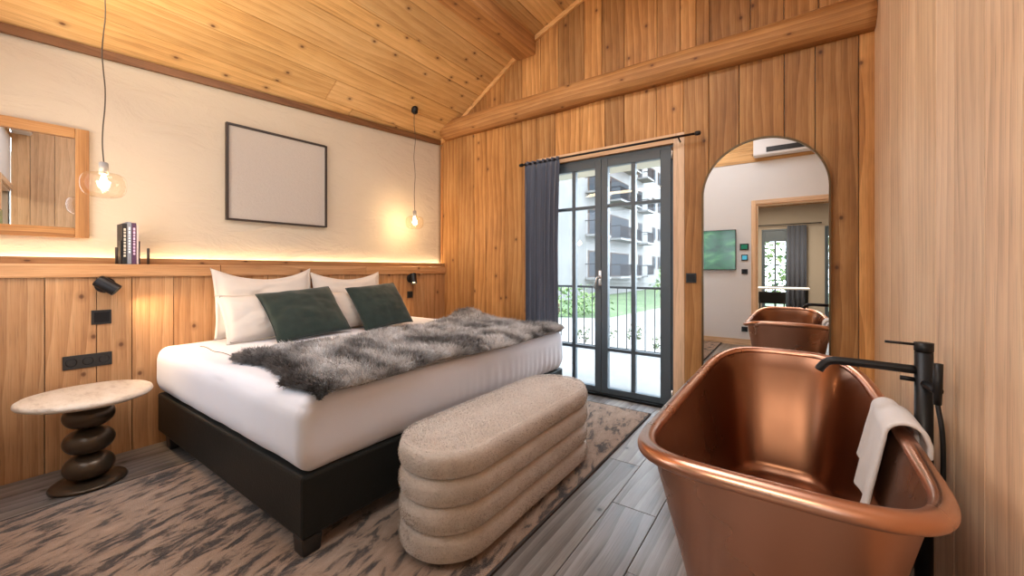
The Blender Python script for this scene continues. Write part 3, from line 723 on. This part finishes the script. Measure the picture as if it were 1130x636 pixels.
# ================================================================== BENCH
be = empty('bench', (-1.175, 1.64, .0268), 'oval beige plush bench with four rounded tiers standing at the foot of the bed', 'bench')
BR = .205; HL = 1.27/2
def stadium(inset, n=28):
    r_ = BR-inset; s_ = HL-BR; pts = []
    for i in range(n+1): a = pi*i/n; pts.append((r_*math.cos(a), s_+r_*math.sin(a)))
    for i in range(1, 24): pts.append((-r_, s_-2*s_*i/24))
    for i in range(n+1): a = pi+pi*i/n; pts.append((r_*math.cos(a), -s_+r_*math.sin(a)))
    for i in range(1, 24): pts.append((r_, -s_+2*s_*i/24))
    return pts
hT = .105
for i in range(4):
    pr = [(.12, 0), (.035, .0), (.016, .005), (.004, .018), (0, .05), (.003, .082), (.012, .098), (.028, .1045)]
    if i == 3: pr = pr[:-1]+[(.026, .104), (.034, .1025), (.042, .108), (.08, .113), (.13, .115), (.17, .116), (.2, .116)]
    else: pr += [(.12, .1045)]
    bm = bmesh.new(); rings = []
    for ins, z in pr:
        rings.append([bm.verts.new((x+.003*noise.noise(Vector((x*9, y*9, i*3+z*20))), y+.003*noise.noise(Vector((x*9, y*9, i*3+z*20+7))), z+i*hT)) for x, y in stadium(ins)])
    m_ = len(rings[0])
    for a, b in zip(rings, rings[1:]):
        for k in range(m_): bm.faces.new((a[k], a[(k+1) % m_], b[(k+1) % m_], b[k]))
    bm.faces.new(rings[0][::-1]); bm.faces.new(rings[-1])
    o = bmobj('tier', bm, M['plush'], be, True)
bm = bmesh.new(); 
ring = stadium(.05); v0 = [bm.verts.new((x, y, -.012)) for x, y in ring]; v1 = [bm.verts.new((x, y, -.0005)) for x, y in ring]
for k in range(len(ring)): bm.faces.new((v0[k], v0[(k+1) % len(ring)], v1[(k+1) % len(ring)], v1[k]))
bm.faces.new(v0[::-1]); bm.faces.new(v1); bmobj('plinth', bm, M['blackplastic'], be)
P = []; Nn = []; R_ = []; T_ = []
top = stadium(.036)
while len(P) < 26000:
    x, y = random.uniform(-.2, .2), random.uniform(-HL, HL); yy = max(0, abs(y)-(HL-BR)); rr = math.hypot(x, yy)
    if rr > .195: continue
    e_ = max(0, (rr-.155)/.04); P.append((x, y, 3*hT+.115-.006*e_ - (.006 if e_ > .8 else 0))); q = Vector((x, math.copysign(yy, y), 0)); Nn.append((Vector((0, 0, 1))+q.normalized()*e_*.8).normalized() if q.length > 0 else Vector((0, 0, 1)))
    k = .5+.9*noise.noise(Vector((x*6, y*6, 0)))+random.uniform(-.25, .25); k = min(1, max(0, k))
    R_.append(Vector((.62, .56, .51))); T_.append(Vector((.74, .70, .67)).lerp(Vector((.97, .96, .95)), k))  # top fibres coloured near white to stand for daylight on the seat
zz = [(.002, .05), (.003, .075), (.014, .094), (.006, .025)]
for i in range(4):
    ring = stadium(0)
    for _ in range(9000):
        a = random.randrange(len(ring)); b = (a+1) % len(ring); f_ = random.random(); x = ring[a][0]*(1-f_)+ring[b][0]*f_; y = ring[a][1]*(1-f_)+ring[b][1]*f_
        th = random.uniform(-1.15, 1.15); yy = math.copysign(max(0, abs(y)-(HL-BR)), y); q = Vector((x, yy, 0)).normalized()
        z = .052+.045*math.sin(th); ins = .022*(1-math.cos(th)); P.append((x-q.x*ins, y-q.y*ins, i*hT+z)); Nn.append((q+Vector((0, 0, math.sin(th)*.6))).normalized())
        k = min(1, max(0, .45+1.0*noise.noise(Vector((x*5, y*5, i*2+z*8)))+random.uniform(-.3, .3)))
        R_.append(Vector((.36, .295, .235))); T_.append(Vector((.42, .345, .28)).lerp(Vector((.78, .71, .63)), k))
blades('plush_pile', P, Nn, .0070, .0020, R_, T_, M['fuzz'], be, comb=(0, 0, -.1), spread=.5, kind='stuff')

# ================================================================== RUG
ru = empty('rug', (-1.89, 1.42, 0), 'large brown rug with dark brushed streaks under the bed and bench', 'rug')
B('rug_pile', (-.97, .975, -1.55, 1.71, .001, .0145), M['rug'], ru, bevel=.004)
B('rug_binding', [(-.98, -.971, -1.56, 1.72, .0005, .0125), (.976, .986, -1.56, 1.72, .0005, .0125), (-.971, .976, -1.56, -1.551, .0005, .0125), (-.971, .976, 1.711, 1.72, .0005, .0125)], M['rugedge'], ru)

# ================================================================== NIGHTSTAND
ns = empty('nightstand', (-3.045, .425, 0), 'round travertine bedside table on a column of three dark balls, left of the bed', 'side table')
bm = bmesh.new(); pr = [(0, .433), (.18, .4335), (.235, .438), (.262, .447), (.272, .458), (.268, .470), (.255, .4775), (.15, .4795), (0, .48)]
lathe(bm, pr, 72)
for v in bm.verts:
    a = math.atan2(v.co.y, v.co.x); k = .945+.018*math.sin(3*a+1)+.01*noise.noise(Vector((math.cos(a)*3, math.sin(a)*3, v.co.z*60))); v.co.x *= k; v.co.y *= k
bmobj('tabletop', bm, M['stone'], ns, True)
for i in range(3):
    c = .093+i*.1335; pr = [(.100*math.sin(pi*k/16)**.8 if 0 < k < 16 else .0, c-.0665*math.cos(pi*k/16)) for k in range(17)]
    Lathe('ball', pr, M['bronzeball'], ns, n=48)
Lathe('foot', [(0, 0), (.142, 0), (.149, .008), (.142, .018), (.08, .0255), (0, .0262)], M['bronzeball'], ns, n=56)

# ================================================================== WALL FITTINGS
def spot(loc, d, label, power):
    e = empty('wall_lamp', loc, label, 'lamp', 'reading spotlights on the headboard')
    Lathe('mount', [(0, 0), (.046, 0), (.046, .018), (.040, .022), (0, .022)], M['black'], e, d=(1, 0, 0), n=32)
    Tube('arm', [(.019, 0, 0), (.05, 0, 0)], .008, M['black'], e)
    d = Vector(d).normalized(); c = Vector((.052, 0, 0))
    bm = bmesh.new(); lathe(bm, [(.0, -.052), (.032, -.051), (.035, -.046), (.035, .055), (.031, .055), (.030, .033), (0, .033)], 32, c, axis_m(d)); bmobj('lamp_head', bm, M['black'], e, True).modifiers.new('e', 'EDGE_SPLIT')
    Lathe('bulb', [(0, .034), (.026, .034), (.023, .039), (0, .043)], M['spotglow'], e, c, d, 24)
    s = light('reading_light', 'SPOT', Vector(loc)+c+d*.055, power, WARM, d.to_track_quat('-Z', 'Y').to_euler(), spot_size=math.radians(100), spot_blend=.7, shadow_soft_size=.02)
spot((XH, .535, 1.035), (.30, .75, -.62), 'black reading spotlight on the headboard beside the bedside table', 15)
spot((XH, 2.86, 1.035), (.35, -.15, -.9), 'black reading spotlight on the headboard near the window wall', 5)
def socket(loc, w, h, n, label, axis='x', name='socket', cat='socket', m=None, rings=True):
    e = empty(name, loc, label, cat)
    R = {'x': Matrix.Identity(4), '-y': Matrix.Rotation(-pi/2, 4, 'Z'), 'y': Matrix.Rotation(pi/2, 4, 'Z')}[axis]
    bm = bmesh.new(); box(bm, .0005, .009, -w/2, w/2, -h/2, h/2, R); bmobj('plate', bm, m or M['blackplastic'], e, bevel=.002)
    for i in range(n):
        yc = -w/2+w*(i+.5)/n
        bm = bmesh.new()
        if rings: lathe(bm, [(.024, .0091), (.021, .0115), (.019, .0092)], 24, (0, 0, 0), Matrix.Translation(R @ Vector((0, yc, 0))) @ axis_m(R @ Vector((1, 0, 0))), cap=False)
        else: box(bm, .0091, .012, yc-w/n*.38, yc+w/n*.38, -h*.36, h*.36, R)
        bmobj('insert', bm, M['black'], e)
socket((XH, .52, .845), .085, .085, 1, 'single black switch plate below the left reading spotlight', rings=False, name='light_switch', cat='switch')
socket((XH, .465, .595), .20, .078, 3, 'wide black triple socket plate above the bedside table')
socket((XH, 2.855, .862), .07, .07, 1, 'small black switch plate below the right reading spotlight', rings=False, name='light_switch', cat='switch')
socket((-.66, YB, 1.062), .075, .075, 1, 'square black switch between the glazed door and the arched mirror', '-y', 'light_switch', 'switch', rings=False)

# picture
pf = empty('picture_frame', (xa(1.61), 1.61, 1.887), 'wide blank canvas in a thin dark frame on the plaster wall', 'picture', rotz=-math.atan(.07))
B('canvas', (.004, .022, -.372, .372, -.360, .360), M['canvas'], pf)
M['darkframe'] = mat('dark_frame', .5, (.035, .022, .015))
B('frame', [(.003, .036, -.388, -.3725, -.375, .375), (.003, .036, .3725, .388, -.372, .372), (.003, .036, -.3725, .3725, .3605, .375), (.003, .036, -.3725, .3725, -.375, -.3605)], M['darkframe'], pf)
# wooden framed niche panel at the left edge
e = empty('wooden_frame', (xa(.2), .2, 1.66), 'wood-framed panel hanging on the plaster wall at the left edge', 'frame', rotz=-math.atan(.07))
wd = Wood(); wd.box(.002, .035, .245, .305, -.335, .335, 'z'); wd.box(.002, .035, -.305, -.245, -.335, .335, 'z'); wd.box(.002, .035, -.244, .244, .275, .335, 'y'); wd.box(.002, .035, -.244, .244, -.335, -.275, 'y'); wd.build('frame', M['pine'], e, bevel=.003)
B('mirror_pane', (.004, .012, -.244, .244, -.274, .274), M['mirror'], e)

# pendants
def pendant(x, y, z, zc, label):
    e = empty('pendant_lamp', (x, y, z), label, 'lamp', 'pendant lamps over the bedsides')
    Lathe('socket_cap', [(0, .060), (.019, .060), (.019, .118), (.014, .124), (0, .124)], M['socketgrey'], e, n=24)
    pts = [(.0, 0, .122)]; Hh = zc-z
    for i in range(1, 12): k = i/12; pts.append((.004*math.sin(i*1.7), .006*math.sin(i*1.3+x), .122+(Hh-.122)*k))
    pts.append((0, 0, Hh)); Tube('cord', curve_pts(pts, 4), .0030, M['cord'], e, 6)
    Lathe('canopy', [(0, .012), (.030, .012), (.034, -.005), (.032, -.045), (.012, -.062), (0, -.062)], M['black'], e, (0, 0, Hh), n=28)
    gp = [(.021, .066), (.045, .0655), (.066, .061), (.081, .050), (.089, .032), (.0915, .008), (.090, -.018), (.083, -.040), (.069, -.057), (.048, -.065), (.0, -.067)]
    bm = bmesh.new(); lathe(bm, [(a, b) for a, b in gp], 48, cap=False); bmobj('glass_shade', bm, M['lampglass'], e, True)
    Lathe('bulb', [(0, -.022), (.009, -.019), (.016, -.008), (.018, .006), (.016, .022), (.010, .042), (.008, .059), (0, .0595)], M['bulb'], e, n=24)
M['socketgrey'] = mat('concrete_grey', .7, (.30, .27, .24)); M['cord'] = mat('cord', .8, (.10, .075, .05))
pendant(-3.05, .48, 1.585, roof(-3.05), 'glass globe pendant lamp hanging over the travertine bedside table')
pendant(-3.20, 2.775, 1.615, roof(-3.20), 'glass globe pendant lamp hanging near the window wall, right of the picture')
for (x, y, z, p) in ((-3.05, .48, 1.585, 11), (-3.20, 2.775, 1.615, 11)): light('pendant_light', 'POINT', (x, y, z), p, WARM, shadow_soft_size=.03)

# books and bookends on the ledge
BK = [((.010, .011, .012), .022, .250, .135, 'dark grey hardback book at the left of the upright row on the ledge'),
      ((.22, .24, .28), .020, .262, .140, 'slate blue hardback book in the middle of the upright row on the ledge'),
      ((.075, .03, .075), .022, .258, .135, 'dark plum hardback book second from the right on the ledge'),
      ((.62, .50, .46), .010, .245, .13, 'thin pale pink book at the right end of the row on the ledge')]
y = .612
for i, (c, th, hh, dp, lb) in enumerate(BK):
    e = empty('book', (XH-.005, y+th/2, 1.1625), lb, 'book'); cm = mat('book_cover', .5, c)
    B('cover', [(-dp, 0, -th/2, -th/2+.002, 0, hh), (-dp, 0, th/2-.003, th/2-.001, 0, hh), (-.002, 0, -th/2+.002, th/2-.003, 0, hh)], cm, e)
    B('pages', (-dp+.004, -.0025, -th/2+.0022, th/2-.0032, .004, hh-.004), M['white'], e)
    if th > .015:
        lc = mat('spine_lettering', .5, [(.6, .55, .45), (.75, .78, .8), (.72, .5, .65), (.3, .2, .2)][i])
        bm = bmesh.new(); z = hh*.88
        for k in range(9):
            hgt = random.uniform(.008, .02); box(bm, .0003, .0008, -th*.22, th*.22, z-hgt, z); z -= hgt+.006
            if z < hh*.22: break
        bmobj('spine_print', bm, lc, e)
    y += th+.0005
e = empty('bookend', (XH-.03, .65, 1.1622), 'dark bookend rack with four upright pegs holding the books on the ledge', 'bookend')
for dy, hh, rr in ((-.062, .100, .007), (.085, .100, .007)): Lathe('peg', [(0, 0), (rr, 0), (rr, hh), (rr*.6, hh+.003), (0, hh+.003)], M['darkframe'], e, (.015, dy, 0), n=14)
B('side_plate', (-.06, .02, -.0455, -.0400, 0, .145), M['blackplastic'], e); B('side_plate', (-.06, .02, .0395, .0450, 0, .145), M['blackplastic'], e)

# ================================================================== CURTAIN
cr = empty('curtain_rod', (-1.4, YB-.085, 2.17), 'thin black curtain rod above the glazed door', 'curtain rod')
Tube('rod', [(-.80, 0, 0), (.78, 0, 0)], .009, M['black'], cr, 14)
Lathe('finial', [(0, 0), (.016, .004), (.018, .02), (.014, .04), (0, .045)], M['black'], cr, (.78, 0, 0), (1, 0, 0), 16)
Lathe('finial', [(0, 0), (.016, .004), (.018, .02), (.014, .04), (0, .045)], M['black'], cr, (-.80, 0, 0), (-1, 0, 0), 16)
for x in (-.78+.55-.62+.08, .66): Tube('bracket', [(x, 0, -.002), (x, .04, -.012), (x, .0765, -.02)], .006, M['black'], cr, 8)
ct = empty('curtain', (-1.98, YB-.085, 1.08), 'dark grey curtain gathered at the left side of the glazed door', 'curtain')
bm = bmesh.new(); nx, nz = 220, 40; vv = []
for k in range(nz+1):
    z = 2.155-(2.155-.012)*k/nz; row = []; f = k/nz
    wid = .385-.035*math.sin(min(1, f*2.2)*pi*.5)+.02*f; amp = .020+.022*min(1, f*6)
    for i in range(nx+1):
        s = i/nx; ph = s*pi*2*7+.5*math.sin(s*9)
        x = -2.178+s*wid+.012*math.sin(ph*2)*amp/.04 + .008*f*math.sin(5*s+3)
        yy = YB-.085+amp*math.sin(ph+.35*math.sin(z*1.6+s*5))*(.75+.35*math.sin(s*23))+.0*f
        row.append(bm.verts.new((x+1.98, min(yy, YB-.014)-YB+.085, z-1.08)))
    vv.append(row)
for k in range(nz):
    for i in range(nx): bm.faces.new((vv[k][i], vv[k][i+1], vv[k+1][i+1], vv[k+1][i]))
o = bmobj('cloth', bm, M['curtain'], ct, True); s = o.modifiers.new('s', 'SOLIDIFY'); s.thickness = .003
bm = bmesh.new(); 
for i in range(nx):
    a = vv and None
zt = 2.155
prev = None
for i in range(nx+1):
    s = i/nx; ph = s*pi*2*7+.5*math.sin(s*9); x = -2.178+s*.385+1.98; yy = .024*math.sin(ph)*(.75+.35*math.sin(s*23))
    c = [bm.verts.new((x, yy-.003, zt-1.08-.001)), bm.verts.new((x, yy-.003, zt-1.08+.035)), bm.verts.new((x, yy+.003, zt-1.08+.035)), bm.verts.new((x, yy+.003, zt-1.08-.001))]
    if prev:
        for k in range(4): bm.faces.new((prev[k], prev[(k+1) % 4], c[(k+1) % 4], c[k]))
    else: bm.faces.new(c)
    prev = c
bm.faces.new(prev[::-1]); bmobj('heading', bm, M['curtain'], ct, True)

# ================================================================== ARCHED MIRROR
mr = empty('arched_mirror', (-.19, YB, 0), 'tall arched mirror with a thin bronze frame against the wood wall', 'mirror')
def arch(r_, zc, z0, n=40):
    return [(-r_, z0)] + [(r_*math.cos(pi-pi*i/n), zc+r_*math.sin(pi-pi*i/n)) for i in range(n+1)] + [(r_, z0)]
bm = bmesh.new(); A = arch(.390, 1.688, .05); I = arch(.379, 1.688, .061)
for a0, b0, y0, y1 in ((A, I, -.034, -.002),):
    va = [[bm.verts.new((x, y, z)) for x, z in q] for q, y in ((A, y0), (I, y0), (I, y1), (A, y1))]
    m_ = len(A)
    for p in range(4):
        q, w = va[p], va[(p+1) % 4]
        for k in range(m_): bm.faces.new((q[k], q[(k+1) % m_], w[(k+1) % m_], w[k]))
bmobj('frame', bm, M['bronze'], mr)
bm = bmesh.new(); I = arch(.3785, 1.688, .0615); a = [bm.verts.new((x, -.022, z)) for x, z in I]; b = [bm.verts.new((x, -.004, z)) for x, z in I]
bm.faces.new(a); bm.faces.new(b[::-1])
for k in range(len(I)): bm.faces.new((a[k], b[k], b[(k+1) % len(I)], a[(k+1) % len(I)]))
bmobj('mirror_glass', bm, M['mirror'], mr)

# ================================================================== BATHTUB
CXT, CYT = -.050, 1.825
tb = empty('bathtub', (CXT, CYT, 0), 'freestanding oval copper bathtub with a rolled rim in front of the arched mirror', 'bathtub')
NT_ = 160
def sup(a, b, th, e=4.0):
    c, s = math.cos(th), math.sin(th); q = (abs(c)**e+abs(s)**e)**(-1/e)
    return (a*c*q, b*s*q)
def rimz(y):      # height of rim centre along the length
    k = abs(y)/.865; return .598+.068*max(0, (k-.35)/.65)**1.7
def tub_pt(a, b, th, z_rel, off=0):
    x, y = sup(a, b, th); zr = rimz(sup(.358, .865, th)[1]); return (x, y, zr*z_rel+off)
def tub_skin(rows, name, m, cap0=False, cap1=False):
    bm = bmesh.new(); rings = []
    for a, b, zr, off in rows: rings.append([bm.verts.new(tub_pt(a, b, 2*pi*k/NT_+.0001, zr, off)) for k in range(NT_)])
    for p, q in zip(rings, rings[1:]):
        for k in range(NT_): bm.faces.new((p[k], p[(k+1) % NT_], q[(k+1) % NT_], q[k]))
    if cap0: bm.faces.new(rings[0])
    if cap1: bm.faces.new(rings[-1])
    return bmobj(name, bm, m, tb, True)
def body(k):      # k 0..1 bottom..top
    return (.232+.091*k**.9, .60+.225*k**1.15)
rows = [(*body(k), .0, .085) if k == 0 else (*body(k), k, .085*(1-k)-.012*k) for k in [i/14 for i in range(15)]]
tub_skin(rows, 'tub_shell', M['copper'])
# base plinth
tub_skin([(.19, .55, 0, 0), (.235, .61, 0, 0), (.24, .615, 0, .02), (.222, .597, 0, .05), (.220, .595, 0, .084), (.225, .60, 0, .0848)], 'tub_plinth', M['copper'], True, False)
# rolled rim
rows = []
for i in range(25):
    a = math.radians(-180+360*i/24)
    rows.append((.335+.023*math.cos(a), .842+.023*math.cos(a), 1, .020*math.sin(a)-.012+.012))
rr = [(.310, .825, 1, -.012)] + rows + [(.298, .818, 1, .0)]
tub_skin(rows[0:], 'rolled_rim', M['copper'])
inn = []
for i in range(15):
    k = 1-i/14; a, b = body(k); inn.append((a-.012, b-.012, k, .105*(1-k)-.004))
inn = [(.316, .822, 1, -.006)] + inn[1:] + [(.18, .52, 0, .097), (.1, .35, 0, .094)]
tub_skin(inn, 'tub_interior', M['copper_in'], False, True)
Lathe('drain', [(0, .0), (.03, 0), (.032, .003), (.02, .005), (0, .004)], M['chrome'], tb, (0, -.1, .0935), n=24)

# tap
FXp, FYp = .358, 1.90
tp = empty('bath_tap', (FXp, FYp, 0), 'tall black freestanding bath tap with a long spout between the bathtub and pale wood wall', 'tap')
Lathe('column', [(0, .012), (.0235, .012), (.0235, .848), (0, .848)], M['black'], tp, n=36)
Lathe('cap', [(0, .8485), (.022, .8495), (.0245, .852), (.0245, .880), (0, .880)], M['black'], tp, n=36)
Lathe('base_plate', [(0, 0), (.045, 0), (.045, .009), (.042, .012), (0, .012)], M['black'], tp, n=36)
Tube('spout', curve_pts([(-.02, 0, .786), (-.10, 0, .788), (-.20, 0, .790), (-.245, 0, .787), (-.268, 0, .770), (-.281, 0, .748)], 6), .0145, M['black'], tp, 18)
Tube('lever', [(-.01, 0, .872), (-.098, -.01, .876)], .0045, M['black'], tp, 10)
Tube('diverter', [(-.02, 0, .752), (-.058, 0, .754)], .008, M['black'], tp, 12)
hs = Tube('shower_holder', [(.0, -.02, .745), (.012, -.075, .742), (.012, -.105, .745)], .013, M['black'], tp, 14)
Tube('hand_shower', [(.012, -.098, .70), (.012, -.10, .76), (.014, -.10, .83)], [.010, .012, .011], M['black'], tp, 14)
Tube('hose', curve_pts([(.012, -.098, .705), (.020, -.115, .60), (.022, -.10, .42), (.016, -.05, .30), (.012, -.032, .36), (.010, -.028, .50)], 8), .0065, M['black'], tp, 10)

# towel over the right rim
tw = empty('towel', (.30, 1.84, .62), 'white towel draped over the right rim of the copper bathtub', 'towel')
def rim_xy(y):   # outer half width at local y
    e = 4.0; return .358*(1-min(1, abs(y-CYT)/.865)**e)**(1/e)
def towel_sheet(y0, y1, drop_in, drop_out, lift, skew, name, ny=22, ns=60):
    bm = bmesh.new(); G = []
    for j in range(ny+1):
        f = j/ny; y = y0+(y1-y0)*f; hw = rim_xy(y); zr = rimz(y-CYT); cx = CXT+hw-.023; row = []
        r_ = .027+lift
        Ltot = drop_in+pi*r_+drop_out
        for i in range(ns+1):
            s = Ltot*i/ns
            if s < drop_in:
                d = drop_in-s; x = cx-r_-.17*d; z = zr-d; yy = y-skew*d+.012*math.sin(f*7+d*10)*d*3; x += -.006*math.sin(f*9)*d/.1*.5
            elif s < drop_in+pi*r_:
                a = pi-(s-drop_in)/r_; x = cx+r_*math.cos(a); z = zr+r_*math.sin(a); yy = y
            else:
                d = s-drop_in-pi*r_; x = cx+r_+.004; z = zr-d; yy = y
            row.append(bm.verts.new((x-.30+.002*noise.noise(Vector((yy*20, z*20, 1))), yy-1.84, z-.62)))
        G.append(row)
    for j in range(ny):
        for i in range(ns): bm.faces.new((G[j][i], G[j][i+1], G[j+1][i+1], G[j+1][i]))
    o = bmobj(name, bm, M['towel'], tw, True); s = o.modifiers.new('s', 'SOLIDIFY'); s.thickness = .013; s.offset = 1; b = o.modifiers.new('b', 'SUBSURF'); b.levels = 1; b.render_levels = 1
    return o
towel_sheet(1.80, 2.07, .205, .07, .002, -.10, 'under_fold')
towel_sheet(1.71, 1.93, .255, .05, .016, .0, 'top_fold')

# ================================================================== THINGS SEEN IN THE MIRROR
tv = empty('television', (-1.22, YD, 1.43), 'flat television on the white wall with a painted green garden reflection, reflected in the mirror', 'television')
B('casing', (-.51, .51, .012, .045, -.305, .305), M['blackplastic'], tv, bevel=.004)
m = bpy.data.materials.new('tv_reflection'); m.use_nodes = True; t = NT(m); b = t.b; b.inputs['Base Color'].default_value = (.01, .02, .012, 1); b.inputs['Roughness'].default_value = .15
cc = t.ramp(t.noise(t.mapping(t.obj(), (1, 1, 2.5)), 2.2, 3, .5, .6), [(.3, (.005, .03, .012)), (.5, (.03, .17, .05)), (.7, (.20, .52, .16))]); t.l(cc, b.inputs['Emission Color']); b.inputs['Emission Strength'].default_value = .8  # garden reflection on the dark screen, painted as blotchy green emission
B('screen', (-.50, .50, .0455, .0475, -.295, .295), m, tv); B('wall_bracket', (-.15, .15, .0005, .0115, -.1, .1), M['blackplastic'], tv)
def wallbox(name, x, z, w, h, label, cat, face):
    e = empty(name, (x, YD, z), label, cat); B('housing', (-w/2, w/2, .0005, .014, -h/2, h/2), M['blackplastic'], e, bevel=.002); B('display', (-w*.36, w*.36, .0142, .0152, -h*.34, h*.34), face, e)
scr1 = m_emit('green_display', (.03, .16, .09), 1); scr2 = m_emit('blue_display', (.10, .42, .55), 1)
wallbox('control_panel', -.605, 1.47, .115, .095, 'black wall control panel with a green display, reflected in the mirror', 'control panel', scr1)
wallbox('thermostat', -.60, 1.31, .085, .09, 'small thermostat with a blue display under the control panel, reflected in the mirror', 'thermostat', scr2)
wallbox('light_switch', -.60, 1.10, .08, .075, 'grey light switch below the thermostat, reflected in the mirror', 'switch', M['black'])
wallbox('socket', -.60, .24, .08, .075, 'grey socket low on the white wall beside the doorway, reflected in the mirror', 'socket', M['black'])
ac = empty('air_conditioner', (-.12, YD+.012, 2.965), 'white air conditioner with a dark vent high over the doorway, reflected in the mirror', 'air conditioner')
B('casing', (-.36, .5, .0, .16, -.2, .20), M['white'], ac, bevel=.02)
bm = bmesh.new(); box(bm, -.20, .47, .1605, .166, -.165, -.095); bmobj('vent', bm, M['blackplastic'], ac)
# table and chair in the far room
tbz = empty('white_table', (-.20, -1.75, 0), 'white table with black legs in the far room, reflected in the mirror', 'table')
B('tabletop', (-.42, .42, -.3, .3, .79, .815), M['white'], tbz, bevel=.004)
for x in (-.38, .38):
    for y in (-.26, .26): B('leg', (x-.015, x+.015, y-.015, y+.015, 0, .7895), M['black'], tbz)
ch = empty('chair', (-.30, -1.05, 0), 'dark chair at the white table in the far room, reflected in the mirror', 'chair')
B('seat', (-.2, .2, -.2, .2, .44, .48), M['leather'], ch, bevel=.015); B('backrest', (-.19, .19, -.21, -.185, .56, .76), M['leather'], ch, bevel=.01)
for x in (-.17, .17):
    Tube('leg', [(x, .17, 0), (x, .17, .4395)], .012, M['black'], ch, 10); Tube('leg', [(x, -.17, 0), (x, -.17, .4395)], .012, M['black'], ch, 10)
    Tube('back_post', [(x, -.175, .4805), (x, -.195, .62)], .010, M['black'], ch, 10)
cv = empty('curtain', (.04, -3.2, 1.05), 'dark curtain beside the far window, reflected in the mirror', 'curtain')
bm = bmesh.new(); G = []
for k in range(2):
    G.append([bm.verts.new((-.15+.32*i/80, .03*math.sin(i/80*pi*2*4), -1.04 if k == 0 else .98)) for i in range(81)])
for i in range(80): bm.faces.new((G[0][i], G[0][i+1], G[1][i+1], G[1][i]))
o = bmobj('cloth', bm, M['curtain'], cv, True); o.modifiers.new('s', 'SOLIDIFY').thickness = .004
r2 = empty('curtain_rod', (0, -3.2, 2.06), 'black curtain rod over the far window, reflected in the mirror', 'curtain rod'); Tube('rod', [(-.75, 0, 0), (.45, 0, 0)], .010, M['black'], r2)
for x in (-.72, .42): Tube('bracket', [(x, 0, 0), (x, -.1, 0)], .006, M['black'], r2, 8)
